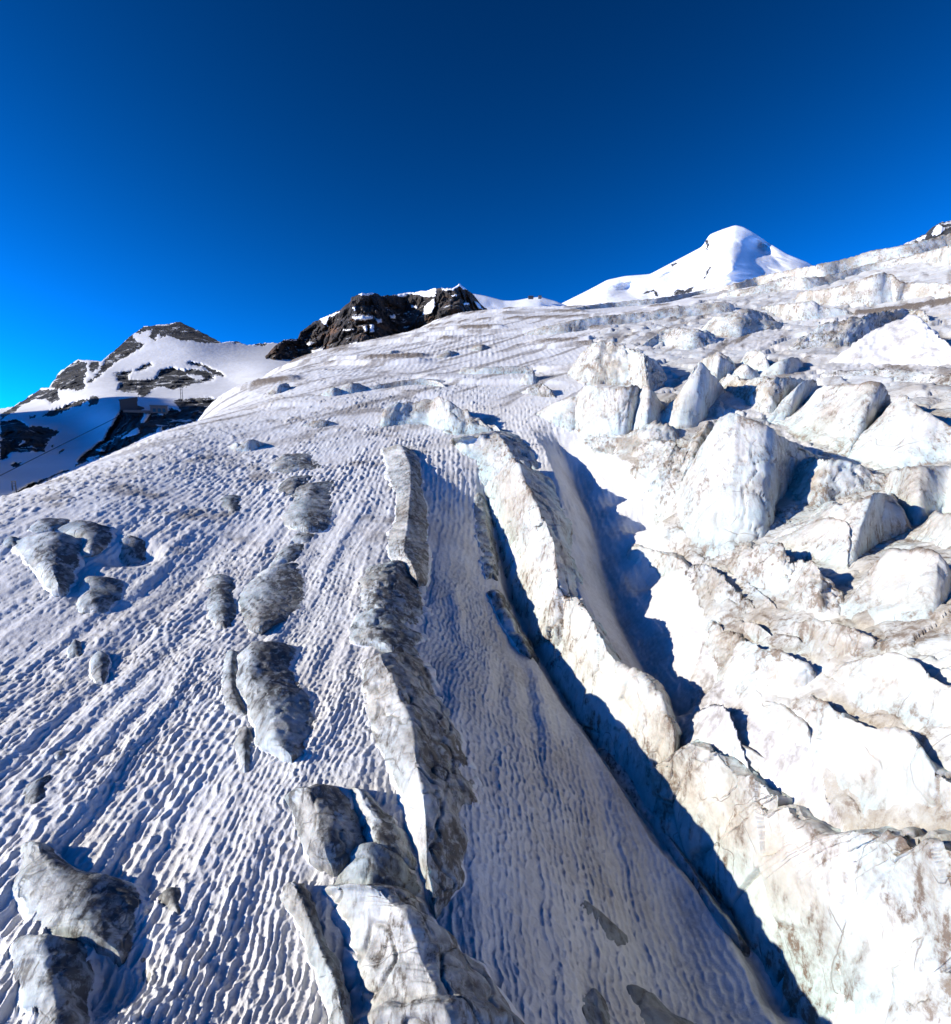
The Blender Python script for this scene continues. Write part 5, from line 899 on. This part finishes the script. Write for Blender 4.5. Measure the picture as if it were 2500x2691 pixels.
# ---------------------------------------------------------------- mountains
def mountain(name, key, label, depth_fn, e_bottom, span, rows, cols, main_mat, patch_mat, patch_name, patch_key, relief, patch_relief, back=0.35, hole_key=None, jag=0.0, extra=None, seed=0):
    M = SITE[key]; rid = np.array(M['ridge'])
    az = np.linspace(span[0], span[1], cols)
    er = np.interp(az, rid[:, 0], rid[:, 1]); eb = e_bottom(az) if callable(e_bottom) else np.full(cols, e_bottom)
    er = np.maximum(er, eb + 0.002)
    if not jag:
        kk = np.exp(-np.linspace(-2, 2, 13)**2); er = np.convolve(np.pad(er, 6, 'edge'), kk/kk.sum(), 'valid')
    if jag: er = er + jag*fbm(np.stack([az*260, 0*az, 0*az], 1), 4, seed + 1, 0.6)
    s = np.concatenate([np.linspace(0, 1, rows), 1 + np.linspace(0.04, 1, 10)])
    A, T = np.meshgrid(az, s, indexing='ij'); ER = er[:, None]; EB = eb[:, None]
    E = np.where(T <= 1, EB + (ER - EB)*np.minimum(T, 1), ER - (ER - EB)*(T - 1)*0.9)
    Rf = depth_fn(A, np.where(T <= 1, E, ER), np.minimum(T, 1))
    Rf = Rf*np.where(T > 1, 1 + back*(T - 1), 1)
    x = np.sin(A)*Rf; y = np.cos(A)*Rf; z = CZ + E*Rf
    p = np.stack([x, y, z], -1).reshape(-1, 3)
    a, e = A.ravel(), E.ravel()
    q = np.stack([a*420, e*420, 0*a], 1)
    ja = 0.0032*fbm(q, 4, seed + 3, 0.6); je = 0.0026*fbm(q + 50, 4, seed + 4, 0.6)
    pid = np.full(len(a), -1)
    for k, poly in enumerate(M.get(patch_key, [])): pid[inside(poly, a + ja, e + je)] = k
    if hole_key:
        for poly in M.get(hole_key, []): pid[inside(poly, a + ja*0.7, e + je*0.7)] = -1
    m = (pid >= 0).astype(float)
    mb = m.reshape(A.shape)
    for _ in range(7):
        mb = (mb + np.roll(mb, 1, 0) + np.roll(mb, -1, 0) + np.roll(mb, 1, 1) + np.roll(mb, -1, 1))/5
    m = mb.ravel()
    dd = relief(p)*(1 - m) + patch_relief(p)*m
    if extra is not None: dd = dd + extra(a, e)
    fade = np.minimum(1, np.maximum(0.35, (1.0 - np.minimum(T, 1))*9)).ravel()
    k = 1 + dd*fade/np.maximum(Rf.ravel(), 1)
    p = np.stack([p[:, 0]*k, p[:, 1]*k, CZ + (p[:, 2] - CZ)*k], 1)
    f = grid_faces(cols, len(s))
    fp = pid[f]; face_id = np.where((fp >= 0).sum(1) >= 3, fp.max(1), -1)
    org = np.array([x.mean(), y.mean(), float(z.min())])
    v, ff, _ = sub_mesh(p, f, face_id < 0)
    root = mesh_object(name, v, ff, main_mat, origin=org)
    tag(root, label, kind='structure')
    for kk in np.unique(face_id[face_id >= 0]):
        v, ff, _ = sub_mesh(p, f, face_id == kk)
        if len(ff) < 12: continue
        mesh_object(patch_name, v, ff, patch_mat, parent=root, origin=v.mean(0))
    return root

m1 = SITE['m1']
m1_spl = Spline2([(a*2, e*4, math.log(r)) for a, e, r in m1['depth']], lam=1e-3)
def m1_depth(A, E, T): return np.exp(m1_spl(A*2, E*4))
def rock_relief(big, small, amp, seed):
    """gullies and ribs that run down the face"""
    def fn(p):
        r = np.hypot(p[:, 0], p[:, 1]); t = np.arctan2(p[:, 0], p[:, 1])*float(np.mean(r))
        t = t + 0.25*big*fbm(p/big, 3, seed + 3)
        q1 = np.stack([t/(0.6*big), r/(2.6*big), p[:, 2]/(1.6*big)], 1); q2 = np.stack([t/small, r/(4*small), p[:, 2]/(2.0*small)], 1)
        return amp*(0.8*fbm(q1, 4, seed, 0.55, ridged=True) + 0.6*fbm(q2, 4, seed + 7, 0.6, ridged=True) + 0.35*fbm(p/small, 4, seed + 9, 0.6))
    return fn
def snow_relief(scale, amp, seed):
    def fn(p): return amp*fbm(p/scale, 4, seed)
    return fn
A0 = m1['ridge'][0][0]; A1 = m1['ridge'][-1][0]
mountain('rocky_snow_mountain', 'm1', 'dark rocky mountain with broad snowfields above a shaded valley at left', m1_depth, -0.16, (A0, A1), 300, 700,
         MAT['far_snow'], MAT['rock'], 'rock_outcrop', 'rock', snow_relief(120, 9, 101), rock_relief(50, 12, 24, 111), hole_key='snow', jag=0.0016, seed=120)
m2r = np.array(SITE['m2']['ridge'])
def m2_depth(A, E, T): return 820 + 260*T**1.2 + 60*np.sin(A*40)
mountain('rock_cliff_mountain', 'm2', 'rust brown rock cliff with snow ledges in the middle of the skyline', m2_depth, 0.06, (m2r[0, 0], m2r[-1, 0]), 210, 460,
         MAT['rust_rock'], MAT['far_snow'], 'snow_patch', 'snow', rock_relief(80, 20, 52, 131), snow_relief(40, 10, 141), jag=0.0016, seed=140)
m3r = np.array(SITE['m3']['ridge'])
def m3_depth(A, E, T): return 1900 + 900*T**0.9
def m3_extra(a, e):
    def blob(a0, e0, sa, se, amt): return amt*np.exp(-((a - a0)/sa)**2 - ((e - e0)/se)**2)
    return blob(0.455, 0.285, 0.018, 0.014, 190) + blob(0.408, 0.262, 0.02, 0.022, -130) + blob(0.255, 0.235, 0.018, 0.010, 130) + blob(0.50, 0.25, 0.02, 0.04, -90) + blob(0.33, 0.25, 0.02, 0.012, 80)
mountain('snow_peak', 'm3', 'dazzling white rounded snow peak on the right of the skyline', m3_depth, 0.16, (m3r[0, 0], m3r[-1, 0]), 150, 420,
         MAT['far_snow'], MAT['rock'], 'rock_outcrop', 'rock', lambda p: 75*fbm(p/260, 4, 151) + 12*fbm(p/70, 4, 155, ridged=True), rock_relief(60, 20, 25, 161), extra=m3_extra, seed=170)
m4r = np.array(SITE['m4']['ridge'])
mountain('snow_dome', 'm4', 'low smooth snow dome in the saddle left of the white peak', lambda A, E, T: 1250 + 450*T, 0.12, (m4r[0, 0], m4r[-1, 0]), 60, 200,
         MAT['far_snow'], MAT['rock'], 'rock_outcrop', 'rock', snow_relief(120, 22, 181), rock_relief(45, 14, 11, 182), seed=183)
m5r = np.array(SITE['m5']['ridge'])
mountain('rock_shoulder', 'm5', 'grey rock shoulder with snow gullies in the upper right corner', lambda A, E, T: 720 + 200*T, 0.2, (m5r[0, 0], m5r[-1, 0]), 70, 200,
         MAT['rock'], MAT['far_snow'], 'snow_patch', 'snow', rock_relief(40, 12, 12, 191), snow_relief(40, 8, 192), jag=0.002, seed=193)

# the ridge out of view on the left that keeps the valley in shade
def left_ridge():
    pr = np.array(SITE['shade_ridge']); ys = np.linspace(-700, 1100, 260)
    zt = np.interp(ys, pr[:, 0], pr[:, 1])
    zt = np.where(ys < pr[0, 0], pr[0, 1] - (pr[0, 0] - ys)*1.2, zt); zt = np.where(ys > pr[-1, 0], pr[-1, 1] - (ys - pr[-1, 0])*0.6, zt)
    zt = np.maximum(zt, -40)
    us = np.linspace(-1, 1, 60); Y, U = np.meshgrid(ys, us, indexing='ij')
    X = -1250 + U*330; Z = -110 + (zt[:, None] + 110)*(1 - np.abs(U)**1.1)
    p = np.stack([X, Y, Z], -1).reshape(-1, 3)
    w = (1 - np.exp(-(np.abs(U)/0.15)**2)).ravel()
    p = p + w[:, None]*np.stack([0*p[:, 0], 0*p[:, 0], 35*fbm(p/90, 4, 201, ridged=True)], 1)
    o = mesh_object('valley_ridge', p, grid_faces(260, 60)[:, ::-1], MAT['rock'], origin=(-1250, 100, -110))
    tag(o, 'steep rock ridge on the left that shades the valley', kind='structure')
left_ridge()

def valley():
    az = np.linspace(-math.pi, math.pi, 181); r = np.concatenate([[0.1], np.geomspace(8, 30000, 70)])
    A, R = np.meshgrid(az, r, indexing='ij'); x = np.sin(A)*R; y = np.cos(A)*R
    z = -95 - R*0.02 + 0*x
    p = np.stack([x, y, z], -1).reshape(-1, 3)
    o = mesh_object('valley_floor', p, grid_faces(181, 71), MAT['far_snow'])
    tag(o, 'snowy ground far below and around the glacier', kind='structure')
valley()

# ---------------------------------------------------------------- lift station, pylons, cable, huts
def box(c, size, rz=0.0, taper=0.0, slope=0.0):
    """eight corners; slope lifts the +x side of the top, taper narrows the top"""
    sx, sy, sz = size; v = []
    for z in (0, 1):
        for x, y in ((-1, -1), (1, -1), (1, 1), (-1, 1)):
            k = 1 - taper*z
            v.append((x*sx/2*k, y*sy/2*k, z*sz + (slope*(x + 1)/2 if z else 0)))
    v = np.array(v); cr, sr = math.cos(rz), math.sin(rz)
    v = np.stack([v[:, 0]*cr - v[:, 1]*sr, v[:, 0]*sr + v[:, 1]*cr, v[:, 2]], 1) + np.asarray(c)
    f = np.array([(3, 2, 1, 0), (4, 5, 6, 7), (0, 1, 5, 4), (1, 2, 6, 5), (2, 3, 7, 6), (3, 0, 4, 7)])
    return v, f
def join(parts):
    vs_, fs, n = [], [], 0
    for v, f in parts: vs_.append(v); fs.append(f + n); n += len(v)
    return np.vstack(vs_), np.vstack(fs)
def empty(name, loc):
    o = bpy.data.objects.new(name, None); scene.collection.objects.link(o); o.location = loc; o.empty_display_size = 2
    return o
def part(name, parent, mat, *boxes):
    v, f = join(boxes); return mesh_object(name, v, f, mat, parent=parent, origin=v.mean(0), smooth_shade=False)
MAT['cladding'] = plain_material('dark_cladding', (0.045, 0.045, 0.05)); MAT['concrete'] = plain_material('grey_concrete', (0.13, 0.12, 0.115))
MAT['metal'] = plain_material('galvanised_steel', (0.10, 0.10, 0.105), 0.6, 0.3); MAT['window'] = plain_material('dark_glass', (0.02, 0.025, 0.03), 0.1)
ST = SITE['station']
bx_, by_, bz_ = ST['block']; rz0 = -math.atan2(bx_, by_)
st = tag(empty('lift_station', (bx_, by_, bz_ - 2)), 'dark angular cable car station on the shaded rock outcrop', 'station')
part('wall', st, MAT['cladding'], box((bx_, by_, bz_ - 2), (13, 11, 8.5), rz0, 0.0, 2.6))
part('roof', st, MAT['cladding'], box((bx_, by_, bz_ + 6.55), (14, 12, 0.5), rz0, 0.0, 2.6))
part('cable_bay', st, MAT['cladding'], box((bx_ + 9.0*math.cos(rz0), by_ + 9.0*math.sin(rz0), bz_ - 2), (5.0, 8, 4.5), rz0, 0.05, -1.6))
lx, ly, lz = ST['link']
part('platform', st, MAT['concrete'], box((lx, ly, lz - 1), (30, 6, 2.0), rz0))
hx, hy, hz_ = ST['hall']; rz1 = -math.atan2(hx, hy)
ha = tag(empty('lift_hall', (hx, hy, hz_ - 1.5)), 'low pale lift hall with dark openings beside the cable car station', 'building')
part('wall', ha, MAT['concrete'], box((hx, hy, hz_ - 1.5), (13, 7, 6.2), rz1))
part('roof', ha, MAT['metal'], box((hx, hy, hz_ + 4.72), (14, 8, 0.5), rz1))
for k in range(3):
    d = -3.6 + 3.6*k
    part('opening', ha, MAT['window'], box((hx + d*math.cos(rz1) + 3.45*math.sin(rz1), hy + d*math.sin(rz1) - 3.45*math.cos(rz1), hz_ - 0.5), (2.2, 0.3, 3.0), rz1))
for k, (x, y, z) in enumerate(ST['pylons']):
    py_ = tag(empty('lift_pylon', (x, y, z)), ('steel lift pylon on the snow terrace behind the cable car station', 'small lift pylon low in the shaded valley at the left edge')[k], 'pylon', 'lift pylons')
    h = (11, 4.5)[k]
    for sx in (-1, 1):
        part('leg', py_, MAT['metal'], box((x + sx*0.9, y, z - 1), (0.5, 0.5, h + 1), 0, 0.3))
    part('crossarm', py_, MAT['metal'], box((x, y, z + h), ((4.5, 2.4)[k], 0.5, 0.5)))
    for q in (0.5, 0.8): part('brace', py_, MAT['metal'], box((x, y, z + h*q), (1.8, 0.3, 0.3)))
def tube(pts, rad, n=6):
    P = np.asarray(pts, float); T = np.gradient(P, axis=0); T /= np.linalg.norm(T, axis=1, keepdims=True)
    S = np.cross(T, (0, 0, 1.0)); S /= np.linalg.norm(S, axis=1, keepdims=True); U = np.cross(S, T)
    a = np.linspace(0, 2*math.pi, n + 1)[:, None, None]
    G = P[None] + rad*(np.cos(a)*S[None] + np.sin(a)*U[None])
    return G.transpose(1, 0, 2).reshape(-1, 3), grid_faces(len(P), n + 1)
cp = np.array(ST['cable']); tt = np.linspace(0, len(cp) - 1, 60)
cpts = np.stack([np.interp(tt, np.arange(len(cp)), cp[:, k]) for k in range(3)], 1)
v, f = tube(cpts, 0.22)
tag(mesh_object('lift_cable', v, f, MAT['cladding'], origin=v.mean(0)), 'thin dark cable rising across the shaded valley to the station', 'cable')
for k, (x, y, z) in enumerate(ST['huts']):
    hu = tag(empty('summit_hut', (x, y, z - 2)), ('brown hut on top of the snow dome, left of two', 'pale small hut on top of the snow dome, right of two')[k], 'hut', 'huts on the snow dome')
    part('wall', hu, MAT['cladding'] if k == 0 else MAT['concrete'], box((x, y, z - 2), ((14, 9)[k], 8, 7)))
    part('roof', hu, MAT['metal'], box((x, y, z + 5.02), ((15.5, 10)[k], 9.5, 1.2), 0, 0.5))
